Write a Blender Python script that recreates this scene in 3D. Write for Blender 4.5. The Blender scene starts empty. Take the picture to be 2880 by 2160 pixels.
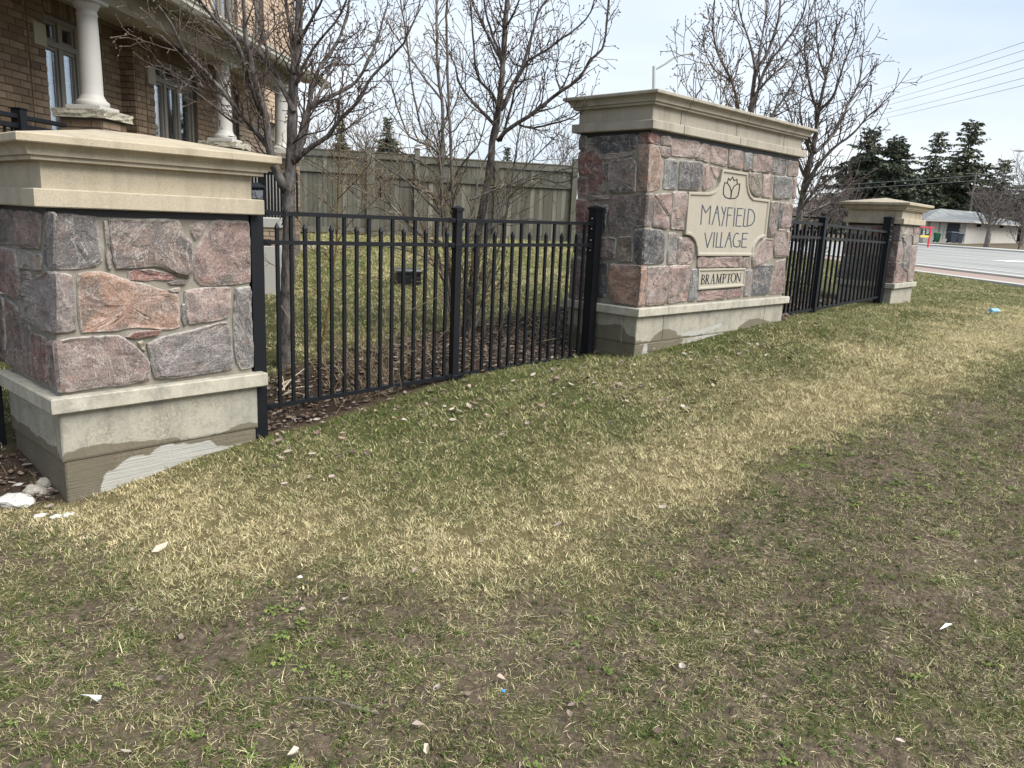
import bpy, bmesh, math, random
import numpy as np
from mathutils import Vector, Matrix
R_ = math.radians
SC = bpy.context.scene
COL = SC.collection
RNG = random.Random(7)

# ------------------------------------------------------------------ camera
F, PITCH, ROLL = 2183.56, -0.2091, 0.0440          # focal length in px of a 2880 wide frame
FWD = Vector((0, math.cos(PITCH), math.sin(PITCH)))
_up = Vector((1, 0, 0)).cross(FWD)
RGT = math.cos(ROLL)*Vector((1, 0, 0)) + math.sin(ROLL)*_up
UPV = -math.sin(ROLL)*Vector((1, 0, 0)) + math.cos(ROLL)*_up
cam_d = bpy.data.cameras.new('camera'); cam = bpy.data.objects.new('camera', cam_d); COL.objects.link(cam)
cam.matrix_world = Matrix(((RGT.x, UPV.x, -FWD.x, 0), (RGT.y, UPV.y, -FWD.y, 0), (RGT.z, UPV.z, -FWD.z, 0), (0, 0, 0, 1)))
cam_d.sensor_fit = 'HORIZONTAL'; cam_d.sensor_width = 36; cam_d.lens = 36*F/2880
cam_d.clip_start = 0.05; cam_d.clip_end = 2000
SC.camera = cam

# ------------------------------------------------------------------ sky and sun
SUN_EL, SUN_AZ = R_(48), R_(28)       # azimuth measured from +x towards -y
world = bpy.data.worlds.new('World'); SC.world = world; world.use_nodes = True
wt = world.node_tree; wt.nodes.clear()
wo = wt.nodes.new('ShaderNodeOutputWorld')
sky = wt.nodes.new('ShaderNodeTexSky'); sky.sky_type = 'NISHITA'; sky.sun_disc = False
sky.sun_elevation = SUN_EL; sky.sun_rotation = R_(90) + SUN_AZ
bg1 = wt.nodes.new('ShaderNodeBackground'); bg1.inputs[1].default_value = 0.10
wt.links.new(sky.outputs[0], bg1.inputs[0])
tc = wt.nodes.new('ShaderNodeTexCoord')
sepz = wt.nodes.new('ShaderNodeSeparateXYZ'); wt.links.new(tc.outputs['Generated'], sepz.inputs[0])
rz = wt.nodes.new('ShaderNodeValToRGB'); wt.links.new(sepz.outputs[2], rz.inputs[0])
e = rz.color_ramp.elements
e[0].position = 0.0; e[0].color = (0.80, 0.82, 0.845, 1); e[1].position = 1.0; e[1].color = (0.62, 0.72, 0.84, 1)
m1 = e.new(0.16); m1.color = (0.76, 0.81, 0.87, 1); m2 = e.new(0.40); m2.color = (0.60, 0.71, 0.84, 1)
mapn = wt.nodes.new('ShaderNodeMapping'); mapn.inputs['Scale'].default_value = (1.3, 1.3, 4.0)
wt.links.new(tc.outputs['Generated'], mapn.inputs[0])
nz = wt.nodes.new('ShaderNodeTexNoise'); nz.inputs['Scale'].default_value = 1.7; nz.inputs['Detail'].default_value = 6
wt.links.new(mapn.outputs[0], nz.inputs[0])
rc = wt.nodes.new('ShaderNodeValToRGB'); wt.links.new(nz.outputs[0], rc.inputs[0])
rc.color_ramp.elements[0].position = 0.35; rc.color_ramp.elements[0].color = (0.80, 0.86, 0.93, 1)
rc.color_ramp.elements[1].position = 0.62; rc.color_ramp.elements[1].color = (1.08, 1.07, 1.05, 1)
mu = wt.nodes.new('ShaderNodeMix'); mu.data_type = 'RGBA'; mu.blend_type = 'MULTIPLY'; mu.inputs[0].default_value = 1
wt.links.new(rz.outputs[0], mu.inputs[6]); wt.links.new(rc.outputs[0], mu.inputs[7])
bg2 = wt.nodes.new('ShaderNodeBackground'); bg2.inputs[1].default_value = 0.50
wt.links.new(mu.outputs[2], bg2.inputs[0])
ms = wt.nodes.new('ShaderNodeMixShader'); ms.inputs[0].default_value = 0.88
wt.links.new(bg1.outputs[0], ms.inputs[1]); wt.links.new(bg2.outputs[0], ms.inputs[2])
wt.links.new(ms.outputs[0], wo.inputs[0])
sd = bpy.data.lights.new('sun', 'SUN'); sd.energy = 2.5; sd.angle = R_(45); sd.color = (1.0, 0.97, 0.92)
so = bpy.data.objects.new('sun', sd); COL.objects.link(so)
sdir = Vector((math.cos(SUN_EL)*math.cos(SUN_AZ), -math.cos(SUN_EL)*math.sin(SUN_AZ), math.sin(SUN_EL)))
so.rotation_euler = sdir.to_track_quat('Z', 'Y').to_euler(); so.location = (20, -10, 30)
SC.view_settings.view_transform = 'Standard'; SC.view_settings.look = 'None'
SC.view_settings.exposure = 1.30; SC.view_settings.gamma = 1.0; SC.view_settings.use_curve_mapping = False
SC.cycles.max_bounces = 6; SC.cycles.diffuse_bounces = 3; SC.cycles.transparent_max_bounces = 6

# ------------------------------------------------------------------ helpers: pixel rays of the photograph -> real surfaces
def ray(u, v): return FWD + RGT*((u-1440)/F) - UPV*((v-1080)/F)
def at_plane(u, v, p, n):
    d = ray(u, v); return d*(p.dot(n)/d.dot(n))
def at_y(u, v, y):
    d = ray(u, v); return d*(y/d.y)
def at_xy(u, v, x, y):
    d = ray(u, v); return d*(math.hypot(x, y)/math.hypot(d.x, d.y))
class Frame:
    """vertical box frame: s along the front, t to the back, z up"""
    def __init__(s, x, y, a):
        s.o = Vector((x, y, 0)); s.ex = Vector((math.cos(a), math.sin(a), 0)); s.ey = Vector((-math.sin(a), math.cos(a), 0)); s.a = a
    def P(s, a, b, z): return s.o + s.ex*a + s.ey*b + Vector((0, 0, z))
    def front(s, u, v, off=0.0):
        q = at_plane(u, v, s.P(0, -off, 0), s.ey); return ((q-s.o).dot(s.ex), q.z)
    def side(s, u, v, off=0.0):
        q = at_plane(u, v, s.P(-off, 0, 0), s.ex); return ((q-s.o).dot(s.ey), q.z)

class MB:
    def __init__(s): s.v = []; s.f = []; s.at = {}
    def add(s, vs, fs):
        k = len(s.v); s.v += [tuple(p) for p in vs]; s.f += [tuple(i+k for i in f) for f in fs]; return k
    def box(s, c, ex, ey, ez):
        c = Vector(c); ex = Vector(ex); ey = Vector(ey); ez = Vector(ez)
        vs = [c+a*ex+b*ey+d*ez for d in (-.5, .5) for b in (-.5, .5) for a in (-.5, .5)]
        s.add(vs, [(0, 2, 3, 1), (4, 5, 7, 6), (0, 1, 5, 4), (2, 6, 7, 3), (0, 4, 6, 2), (1, 3, 7, 5)])
    def bbox(s, fr, s0, s1, t0, t1, z0, z1, bev=0.0):
        """box in a frame with a bevelled edge"""
        if bev <= 0:
            vs = [fr.P(a, b, z) for z in (z0, z1) for b in (t0, t1) for a in (s0, s1)]
            s.add(vs, [(0, 2, 3, 1), (4, 5, 7, 6), (0, 1, 5, 4), (2, 6, 7, 3), (0, 4, 6, 2), (1, 3, 7, 5)])
        else:
            b = bev
            rings = [(b, z0), (0, z0+b), (0, z1-b), (b, z1)]
            s.rings(fr, [[(s0+i, t0+i), (s1-i, t0+i), (s1-i, t1-i), (s0+i, t1-i)] for i, z in rings], [z for i, z in rings])
    def rings(s, fr, polys, zs):
        n = len(polys[0]); k0 = len(s.v)
        for p, z in zip(polys, zs): s.v += [tuple(fr.P(a, b, z)) for a, b in p]
        for r in range(len(polys)-1):
            for i in range(n):
                j = (i+1) % n
                s.f.append((k0+r*n+i, k0+r*n+j, k0+(r+1)*n+j, k0+(r+1)*n+i))
        s.f.append(tuple(k0+i for i in range(n))[::-1]); s.f.append(tuple(k0+(len(polys)-1)*n+i for i in range(n)))
    def tube(s, pts, rad, n=5, cap=True):
        pts = [Vector(p) for p in pts]
        if len(pts) < 2: return
        t = (pts[1]-pts[0]).normalized()
        u = t.orthogonal().normalized(); k0 = len(s.v)
        for i, p in enumerate(pts):
            if i == 0: t2 = (pts[1]-p)
            elif i == len(pts)-1: t2 = p-pts[i-1]
            else: t2 = pts[i+1]-pts[i-1]
            if t2.length < 1e-9: t2 = t
            t2.normalize(); u = (u-t2*u.dot(t2))
            if u.length < 1e-6: u = t2.orthogonal()
            u.normalize(); w = t2.cross(u); t = t2
            r = rad[i] if hasattr(rad, '__len__') else rad
            for j in range(n):
                a = 2*math.pi*j/n; s.v.append(tuple(p+u*(r*math.cos(a))+w*(r*math.sin(a))))
        for i in range(len(pts)-1):
            for j in range(n):
                j2 = (j+1) % n
                s.f.append((k0+i*n+j, k0+i*n+j2, k0+(i+1)*n+j2, k0+(i+1)*n+j))
        if cap:
            s.f.append(tuple(k0+j for j in range(n))[::-1]); s.f.append(tuple(k0+(len(pts)-1)*n+j for j in range(n)))
    def lathe(s, c, prof, n=24):
        c = Vector(c); k0 = len(s.v)
        for r, z in prof:
            for j in range(n):
                a = 2*math.pi*j/n; s.v.append((c.x+r*math.cos(a), c.y+r*math.sin(a), c.z+z))
        for i in range(len(prof)-1):
            for j in range(n):
                j2 = (j+1) % n; s.f.append((k0+i*n+j, k0+i*n+j2, k0+(i+1)*n+j2, k0+(i+1)*n+j))
        s.f.append(tuple(k0+j for j in range(n))[::-1]); s.f.append(tuple(k0+(len(prof)-1)*n+j for j in range(n)))
    def prism(s, top, bot):
        """top and bottom loops of the same length"""
        n = len(top); k = s.add(list(bot)+list(top), [])
        s.f.append(tuple(k+i for i in range(n))[::-1]); s.f.append(tuple(k+n+i for i in range(n)))
        for i in range(n):
            j = (i+1) % n; s.f.append((k+i, k+j, k+n+j, k+n+i))
    def build(s, name, mat, parent=None, smooth=False, fix=True):
        me = bpy.data.meshes.new(name); me.from_pydata(s.v, [], s.f); me.update()
        for an, vals in s.at.items():
            a = me.attributes.new(an, 'FLOAT', 'POINT'); a.data.foreach_set('value', vals)
        if fix and len(s.f) < 4000:
            bm = bmesh.new(); bm.from_mesh(me); bmesh.ops.recalc_face_normals(bm, faces=bm.faces); bm.to_mesh(me); bm.free()
        if smooth: me.polygons.foreach_set('use_smooth', [True]*len(me.polygons))
        if mat: me.materials.append(mat)
        return link(name, me, parent)

def link(name, me, parent=None):
    o = bpy.data.objects.new(name, me); COL.objects.link(o)
    if parent: attach(o, parent)
    return o
def attach(o, parent):
    o.parent = parent
    o.matrix_parent_inverse = Matrix.Translation(-Vector(parent['_loc'])) if '_loc' in parent else Matrix.Identity(4)
def thing(name, label, cat, loc, group=None):
    o = bpy.data.objects.new(name, None); COL.objects.link(o); o.location = loc; o['_loc'] = list(loc)
    o.empty_display_size = 0.1
    o['label'] = label; o['category'] = cat
    if group: o['group'] = group
    return o
def tag(o, label, cat, group=None):
    o['label'] = label; o['category'] = cat
    if group: o['group'] = group
    return o
def kind(o, k): o['kind'] = k; return o

# ------------------------------------------------------------------ node helpers
class NT:
    def __init__(s, name):
        s.m = bpy.data.materials.new(name); s.m.use_nodes = True; s.t = s.m.node_tree
        s.b = s.t.nodes['Principled BSDF']; s.out = s.t.nodes['Material Output']
        s.pos = None
    def n(s, typ, ins=None, **props):
        x = s.t.nodes.new(typ)
        for k, v in props.items(): setattr(x, k, v)
        for k, v in (ins or {}).items(): s.set(x.inputs[k], v)
        return x
    def set(s, sock, v):
        if isinstance(v, bpy.types.NodeSocket): s.t.links.new(v, sock)
        elif isinstance(v, tuple) and len(v) == 3 and sock.type == 'RGBA': sock.default_value = (*v, 1)
        else: sock.default_value = v
    def p(s):
        if not s.pos: s.pos = s.n('ShaderNodeTexCoord').outputs['Object']
        return s.pos
    def noise(s, scale, detail=3, rough=.55, vec=None, dist=0.0):
        return s.n('ShaderNodeTexNoise', {'Vector': vec or s.p(), 'Scale': scale, 'Detail': detail, 'Roughness': rough, 'Distortion': dist}).outputs[0]
    def vor(s, scale, feature='F1', vec=None, out='Distance'):
        return s.n('ShaderNodeTexVoronoi', {'Vector': vec or s.p(), 'Scale': scale}, feature=feature).outputs[out]
    def scl(s, x, y, z):
        return s.n('ShaderNodeMapping', {'Vector': s.p(), 'Scale': (x, y, z)}).outputs[0]
    def ramp(s, fac, *stops):
        r = s.n('ShaderNodeValToRGB', {'Fac': fac}); e = r.color_ramp.elements
        while len(e) < len(stops): e.new(0.5)
        for el, (p, c) in zip(e, stops):
            el.position = p; el.color = (*c, 1) if isinstance(c, tuple) else (c, c, c, 1)
        return r.outputs[0]
    def mix(s, fac, a, b, blend='MIX'):
        x = s.n('ShaderNodeMix', data_type='RGBA', blend_type=blend); s.set(x.inputs[0], fac); s.set(x.inputs[6], a); s.set(x.inputs[7], b); return x.outputs[2]
    def math(s, op, a, b=0.0, c=None):
        x = s.n('ShaderNodeMath', {0: a, 1: b}, operation=op)
        if c is not None: s.set(x.inputs[2], c)
        return x.outputs[0]
    def attr(s, name, typ='GEOMETRY', out='Fac'):
        return s.n('ShaderNodeAttribute', attribute_name=name, attribute_type=typ).outputs[out]
    def bump(s, h, strength=.5, dist=.01):
        o = s.n('ShaderNodeBump', {'Height': h, 'Strength': strength, 'Distance': dist}).outputs[0]; s.set(s.b.inputs['Normal'], o); return o
    def fin(s, col, rough=.8, spec=.3, metal=0.0):
        s.set(s.b.inputs['Base Color'], col); s.set(s.b.inputs['Roughness'], rough); s.b.inputs['Specular IOR Level'].default_value = spec
        s.b.inputs['Metallic'].default_value = metal; return s.m
M = {}
def plain(name, col, rough=.7, spec=.3, metal=0.0, var=.12, scale=6, bump=0.0, bscale=60):
    t = NT(name); n = t.noise(scale, 4)
    c = t.mix(n, tuple(x*(1-var) for x in col), tuple(min(1, x*(1+var)) for x in col))
    if bump: t.bump(t.noise(bscale, 3), bump, .004)
    M[name] = t.fin(c, rough, spec, metal); return M[name]

# granite field stones: colour of each stone from the object, grain from noise
t = NT('granite'); oi = t.n('ShaderNodeObjectInfo'); col = oi.outputs['Color']; rnd = oi.outputs['Random']
shift = t.n('ShaderNodeVectorMath', {0: t.p(), 1: t.n('ShaderNodeCombineXYZ', {0: t.math('MULTIPLY', rnd, 40.), 1: t.math('MULTIPLY', rnd, 17.), 2: 0.0}).outputs[0]}, operation='ADD').outputs[0]
band = t.noise(5, 4, .6, shift, 1.2)
vein = t.noise(3.2, 5, .65, t.n('ShaderNodeMapping', {'Vector': shift, 'Scale': (1, 1, 2.6), 'Rotation': (.6, .4, .9)}).outputs[0], .8)
c = t.mix(t.ramp(band, (.40, 0.), (.62, .85)), col, t.mix(.55, t.mix(1.0, col, (.60, .60, .60), 'MULTIPLY'), (.085, .084, .082)))
dust = t.noise(2.6, 5, .7, shift, .5); c = t.mix(t.ramp(dust, (.50, 0.), (.72, .40)), c, (.36, .31, .275))
c = t.mix(t.ramp(vein, (.53, 0.), (.64, .6)), c, t.mix(.45, col, (.33, .18, .12)))
fol = t.noise(9, 4, .6, t.n('ShaderNodeMapping', {'Vector': shift, 'Scale': (1, 1, 5.5), 'Rotation': (.35, .5, .2)}).outputs[0], .7); c = t.mix(t.ramp(fol, (.50, 0.), (.64, .55)), c, t.mix(1., c, (.46, .44, .43), 'MULTIPLY'))
sp1 = t.noise(80, 3, .75, shift); sp2 = t.noise(150, 2, .75, shift)
c = t.mix(t.ramp(sp1, (.38, .60), (.52, 0.)), c, t.mix(1., c, (.32, .30, .29), 'MULTIPLY'))
c = t.mix(t.ramp(sp2, (.55, 0.), (.66, .42)), c, (.50, .42, .38))
crk = t.noise(2.3, 6, .7, shift, 2.0)
c = t.mix(t.ramp(t.math('ABSOLUTE', t.math('SUBTRACT', crk, .5)), (0., .6), (.014, 0.)), c, (.46, .41, .37))
ed = t.math('ADD', t.attr('edge'), t.math('MULTIPLY', t.math('SUBTRACT', t.noise(26, 4, .7), .55), 1.5))
c = t.mix(t.ramp(ed, (.55, 0.), (1.0, .75)), c, (.42, .395, .355))
t.bump(t.math('ADD', t.math('MULTIPLY', t.noise(16, 5, .65, shift), .8), t.math('MULTIPLY', sp1, .35)), .6, .016)
M['granite'] = t.fin(c, .75, .35)

t = NT('mortar'); c = t.mix(t.noise(9, 5, .65), (.155, .135, .105), (.29, .265, .22)); t.bump(t.noise(60, 4), .6, .006)
c = t.mix(t.ramp(t.noise(5, 4), (.55, 0.), (.75, .6)), c, (.40, .385, .35)); M['mortar'] = t.fin(c, .95, .15)

def cast(name, a, b, pits=True, wet=False, grain=1.0, boards=False):
    t = NT(name); rnd = t.n('ShaderNodeObjectInfo').outputs['Random']
    c = t.mix(t.noise(3.5, 5, .6), a, b)
    c = t.mix(t.ramp(rnd, (0., 0.), (1., .30)), c, (.30, .285, .25))
    c = t.mix(t.math('MULTIPLY', t.ramp(t.noise(110, 3, .75), (.42, 0.), (.62, 1.)), .35*grain), c, tuple(min(1, x*1.3) for x in b))
    streak = t.noise(7, 4, .6, t.scl(1, 1, .12))
    c = t.mix(t.ramp(streak, (.48, 0.), (.70, .5)), c, tuple(x*.55 for x in a))
    c = t.mix(t.ramp(t.noise(2.2, 5, .7), (.5, 0.), (.7, .35)), c, (.21, .20, .175))
    if pits:
        v = t.vor(55); pm = t.math('MULTIPLY', t.ramp(v, (.06, 1.), (.16, 0.)), t.ramp(t.noise(6, 2), (.42, 0.), (.52, 1.)))
        c = t.mix(t.math('MULTIPLY', pm, .8), c, tuple(x*.25 for x in a))
    if wet:
        c = t.mix(t.ramp(t.noise(11, 5, .75), (.46, 0.), (.62, .55)), c, (.185, .175, .15)); lich = t.math('MULTIPLY', t.ramp(t.noise(60, 3, .8), (.47, 0.), (.55, 1.)), t.ramp(t.noise(4, 4, .6), (.42, 0.), (.56, .8)))
        c = t.mix(lich, c, (.38, .345, .26))
        w = t.math('ADD', t.attr('wet'), t.math('ADD', t.math('MULTIPLY', t.math('SUBTRACT', t.noise(18, 5, .7), .5), .75), t.math('MULTIPLY', t.math('SUBTRACT', t.noise(70, 3, .7), .5), .4)))
        wf = t.ramp(w, (.40, 0.), (.60, 1.))
        c = t.mix(t.math('MULTIPLY', wf, .78), c, t.mix(t.noise(6, 4), (.075, .063, .040), (.135, .112, .072)))
        d = t.math('ADD', t.attr('pale'), t.math('ADD', t.math('MULTIPLY', t.math('SUBTRACT', t.noise(17, 5, .7), .5), .7), t.math('MULTIPLY', t.math('SUBTRACT', t.noise(80, 3, .7), .5), .5)))
        c = t.mix(t.ramp(d, (.38, 0.), (.62, 1.)), c, t.mix(t.noise(20, 4, .7, t.scl(.3, .3, 3)), (.28, .27, .235), (.42, .41, .37)))
        ru = t.attr('rust'); c = t.mix(t.math('MULTIPLY', ru, .9), c, (.36, .15, .035))
    h = t.math('ADD', t.math('MULTIPLY', t.noise(60, 4, .7), .6), t.noise(6, 3))
    if boards: h = t.math('ADD', h, t.math('MULTIPLY', t.noise(30, 3, .6, t.scl(.12, .12, 3.2)), 1.3))
    t.bump(h, .45, .006 if not boards else .012); M[name] = t.fin(c, .88, .2); return M[name]
cast('cast_warm', (.34, .282, .195), (.43, .365, .265))
cast('cast_grey', (.285, .252, .195), (.36, .322, .255))
cast('ledge_stone', (.35, .325, .265), (.46, .43, .355), wet=True)
cast('plinth_stone', (.26, .24, .19), (.35, .325, .265), wet=True)
cast('foundation', (.20, .18, .135), (.27, .245, .19), wet=True, boards=True, pits=False)
t = NT('plaque_stone'); c = t.mix(t.noise(5, 5), (.31, .28, .225), (.385, .35, .285)); c = t.mix(t.ramp(t.noise(9, 4, .6, t.scl(1, 1, .1)), (.5, 0.), (.7, .3)), c, (.30, .25, .17))
t.bump(t.noise(90, 3), .25, .003); M['plaque_stone'] = t.fin(c, .9, .2)
plain('letter_ink', (.06, .068, .09), .7, var=.5, scale=30)
plain('letter_black', (.02, .02, .022), .7, var=.4, scale=30)
plain('flashing', (.02, .02, .022), .5, .4)
plain('black_metal', (.006, .007, .009), .5, .25, var=.3)
plain('bolt_steel', (.5, .5, .5), .3, .5, .8)
plain('white_paint', (.44, .42, .385), .55, .3, var=.05)
plain('beige_trim', (.33, .30, .235), .6, .3, var=.06)
plain('soffit_trim', (.28, .25, .19), .6, .3, var=.06)
plain('gutter_trim', (.44, .42, .36), .5, .35, var=.06)
plain('frame_taupe', (.20, .18, .15), .5, .4, var=.08)
plain('curtain', (.80, .82, .84), .9, .1, var=.06)
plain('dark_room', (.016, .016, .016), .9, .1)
t = NT('window_glass'); gl = t.n('ShaderNodeBsdfGlossy', {'Color': (.9, .95, 1.), 'Roughness': .03}); tp = t.n('ShaderNodeBsdfTransparent', {'Color': (.88, .9, .9)})
wf_ = t.n('ShaderNodeFresnel', {'IOR': 2.0}).outputs[0]; mg = t.n('ShaderNodeMixShader', {0: t.math('MINIMUM', t.math('MULTIPLY', wf_, 1.9), .8), 1: tp.outputs[0], 2: gl.outputs[0]}); t.t.links.new(mg.outputs[0], t.out.inputs[0]); M['window_glass'] = t.m
t = NT('brick'); oi = t.n('ShaderNodeObjectInfo').outputs['Random']; isl = t.n('ShaderNodeNewGeometry').outputs['Random Per Island']
def brickmat(name, r):
    t = NT(name); rr = t.n('ShaderNodeObjectInfo').outputs['Random'] if r else t.n('ShaderNodeNewGeometry').outputs['Random Per Island']
    c = t.ramp(rr, (0., (.16, .112, .072)), (.3, (.215, .155, .105)), (.55, (.26, .19, .13)), (.8, (.19, .135, .09)), (1., (.11, .078, .055)))
    c = t.mix(t.ramp(t.noise(9, 4, .6), (.42, 0.), (.7, .6)), c, (.13, .09, .06)); c = t.mix(t.ramp(t.noise(60, 3), (.5, 0.), (.7, .3)), c, (.38, .28, .19))
    t.bump(t.noise(70, 4), .5, .004); M[name] = t.fin(c, .92, .15)
brickmat('brick_single', True); brickmat('brick_mass', False)
t = NT('brick_pale_mass'); rr = t.n('ShaderNodeNewGeometry').outputs['Random Per Island']  # lighter copy of the house brick, daylight outside the porch put into colour
c = t.ramp(rr, (0., (.40, .30, .22)), (.5, (.48, .37, .275)), (1., (.34, .25, .18))); t.bump(t.noise(70, 4), .5, .004); M['brick_pale_mass'] = t.fin(c, .92, .15)
plain('brick_mortar', (.12, .10, .08), .95, .1, var=.2)
t = NT('split_limestone'); c = t.mix(t.noise(12, 4), (.33, .30, .225), (.47, .43, .345)); t.bump(t.noise(28, 5, .7), .9, .03); M['split_limestone'] = t.fin(c, .9, .2)
t = NT('fence_wood'); rr = t.n('ShaderNodeObjectInfo').outputs['Random']
c = t.ramp(rr, (0., (.10, .096, .080)), (.45, (.128, .123, .103)), (.8, (.165, .157, .130)), (1., (.235, .215, .17)))
g = t.noise(14, 5, .65, t.scl(1, 1, .06)); c = t.mix(t.ramp(g, (.42, 0.), (.66, .7)), c, (.085, .08, .056))
kn = t.vor(2.2); c = t.mix(t.ramp(kn, (.03, .9), (.07, 0.)), c, (.04, .032, .022)); t.bump(g, .4, .01); M['fence_wood'] = t.fin(c, .9, .15)
# bark
def bark(name, a, b, pale=.35, sc=30):
    t = NT(name); f = t.noise(sc, 5, .7, t.scl(1, 1, .28)); c = t.mix(t.ramp(f, (.38, 0.), (.66, 1.)), a, b)
    c = t.mix(t.ramp(t.noise(5, 4, .65), (.52, 0.), (.72, pale)), c, (.34, .32, .295)); t.bump(f, 1.0, .012); M[name] = t.fin(c, .9, .15)
bark('bark_dark', (.040, .034, .031), (.155, .135, .122), .42)
bark('bark_grey', (.075, .062, .054), (.20, .175, .155), .5, 22)
bark('twig', (.055, .04, .035), (.16, .118, .095), .25, 12)
bark('twig_tan', (.10, .075, .048), (.24, .185, .12), .3, 12)
bark('twig_pink', (.13, .105, .097), (.20, .165, .15), .2, 6)
bark('sapling_bark', (.11, .075, .022), (.21, .145, .055), .1, 10)
t = NT('needles'); isl = t.n('ShaderNodeNewGeometry').outputs['Random Per Island']; oc = t.n('ShaderNodeObjectInfo').outputs['Color']
c = t.ramp(isl, (0., (.045, .056, .044)), (.5, (.082, .098, .068)), (.85, (.12, .132, .085)), (1., (.17, .165, .11))); c = t.mix(1., c, oc, 'MULTIPLY')
M['needles'] = t.fin(c, .8, .2)
# ------------------------------------------------------------------ ground
GP = np.array([(-2.42,4.08,-1.655),(-1.675,4.92,-1.55),(-3.06,4.59,-1.56),(-1.667,5.05,-1.46),(-.46,6.1,-1.28),(.687,7.2,-1.21),(1.08,6.88,-1.18),(3.06,8.88,-1.02),
 (4.685,12.3,-1.15),(5.97,13.7,-1.18),(6.45,13.4,-1.17),(7.22,14.3,-1.2),(15.5,30,-1.33),(15.3,22,-1.40),(18,12,-1.5),(8,5,-1.58),(4,3,-1.62),(0,3,-1.63),(0,0,-1.68),(-3,2,-1.70),(-7,0,-1.75),
 (-6,4,-1.6),(-4.6,7,-1.25),(-2,7,-1.15),(-.6,8.2,-1.08),(1.0,9.5,-1.0),(0,12,-.84),(-3,13,-.8),(-5,19,-.55),(1.5,20.5,-.55),(4,14,-1.0),(4,19,-.75),(8,21,-1.15),(15.5,45,-1.25),(6,40,-.9),(-8,40,-.4),(-16,10,-.8),
 (20,40,-1.42),(30,52,-1.32),(36,66,-1.2),(41,80,-1.08),(25,72,-1.38),(42,58,-1.12),(30,30,-1.35),(20,20,-1.5),(42,30,-1.2),(44.2,84,-.82),(47,92,-.66),(55,95,-.40),(110,110,.2),(0,110,.1),(-60,60,.1),(-60,-20,-1.8),(60,-20,-1.8),(90,30,-.8)])
_d = np.hypot(GP[:,None,0]-GP[None,:,0], GP[:,None,1]-GP[None,:,1]); _n = len(GP)
_A = np.zeros((_n+3,_n+3)); _A[:_n,:_n] = np.sqrt(_d**2+.6)+np.eye(_n)*.02; _A[:_n,_n] = 1; _A[:_n,_n+1] = GP[:,0]; _A[:_n,_n+2] = GP[:,1]; _A[_n:,:_n] = _A[:_n,_n:].T
_W = np.linalg.solve(_A, np.concatenate([GP[:,2],[0,0,0]]))
def gzv(x, y):
    x = np.asarray(x, float); y = np.asarray(y, float); sh = x.shape; x = x.ravel(); y = y.ravel(); out = np.empty(len(x))
    for i in range(0, len(x), 50000):
        a = x[i:i+50000]; b = y[i:i+50000]
        d = np.sqrt((a[:,None]-GP[None,:,0])**2+(b[:,None]-GP[None,:,1])**2+.6)
        out[i:i+50000] = d@_W[:_n]+_W[_n]+a*_W[_n+1]+b*_W[_n+2]
    return np.clip(out, -2.2, 1.0).reshape(sh)
def gz(x, y): return float(gzv(np.array([x]), np.array([y]))[0])
def ghit(u, v):
    d = ray(u, v); z = -1.5
    for _ in range(14):
        p = d*(z/d.z); z = .5*z+.5*gz(p.x, p.y)
    return d*(z/d.z)
_lat = np.random.RandomState(3).rand(256, 256)
def vnoise(x, y, s, o=0):
    x = np.asarray(x)*s+o*17.3+500; y = np.asarray(y)*s+o*31.7+500
    i = np.floor(x).astype(int); j = np.floor(y).astype(int); fx = x-i; fy = y-j
    fx = fx*fx*(3-2*fx); fy = fy*fy*(3-2*fy); g = lambda a, b: _lat[a % 256, b % 256]
    return (g(i,j)*(1-fx)+g(i+1,j)*fx)*(1-fy)+(g(i,j+1)*(1-fx)+g(i+1,j+1)*fx)*fy
def fbm(x, y, s, o=0): return (vnoise(x,y,s,o)+.5*vnoise(x,y,s*2.1,o+1)+.25*vnoise(x,y,s*4.3,o+2))/1.75
K = 2880/2212
bp = [ghit(a*K, b*K) for a, b in [(-500,1050),(0,1130),(200,1195),(400,1240),(640,1265),(900,1262),(1100,1240),(1300,1200),(1450,1130),(1600,1040),(1750,960),(1900,900),(2050,850),(2212,790),(2500,700)]]
BX = np.array([p.x for p in bp]); BY = np.array([p.y for p in bp])
sp_ = [ghit(a*K, b*K) for a, b in [(-300,1020),(250,1110),(450,1150),(700,1195),(1000,1195),(1250,1150),(1400,1095),(1550,1015),(1700,940),(1850,880),(2000,800),(2150,740),(2300,690)]]
SX = np.array([p.x for p in sp_]); SY = np.array([p.y for p in sp_])
# the line of the fence: garden behind it, verge in front
FLX = np.array([-7.,-2.44,-1.66,-.47,.69,1.1,3.1,4.69,5.97,6.45,7.3,7.34,16.]); FLY = np.array([2.6,4.1,5.01,6.07,7.18,6.95,8.95,12.3,13.7,13.5,14.35,80,90.])
def lawnness(x, y):
    w = (fbm(x, y, 1.6, 4)-.5)*.7
    d = (y-np.interp(x, BX, BY))*.75+w*1.15
    return np.clip(d/.40+.5, 0, 1)
def strawness(x, y):
    d = (y-np.interp(x, SX, SY))*.72; w = np.where(d > 0, .50+.10*np.maximum(x, 0), .40)
    return np.clip(np.exp(-(d/w)**2)*1.05+(fbm(x, y, 1.3, 9)-.5)*1.1+(fbm(x, y, 4.5, 19)-.5)*.5, 0, 1)
def behind(x, y): return np.interp(x, FLX, FLY) < y
def bedness(x, y):
    d = y-np.interp(x, FLX, FLY); far = np.interp(x, [-2.5,-1.5,0,1.2,3,5], [1.0,1.5,2.2,2.3,1.9,1.2])
    return np.where((x < 6) & (x > -4), np.clip((d+.03)/.06, 0, 1)*np.clip((far-d)/.5+.5+(fbm(x, y, 1.8, 2)-.5)*1.6, 0, 1), 0)
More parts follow.
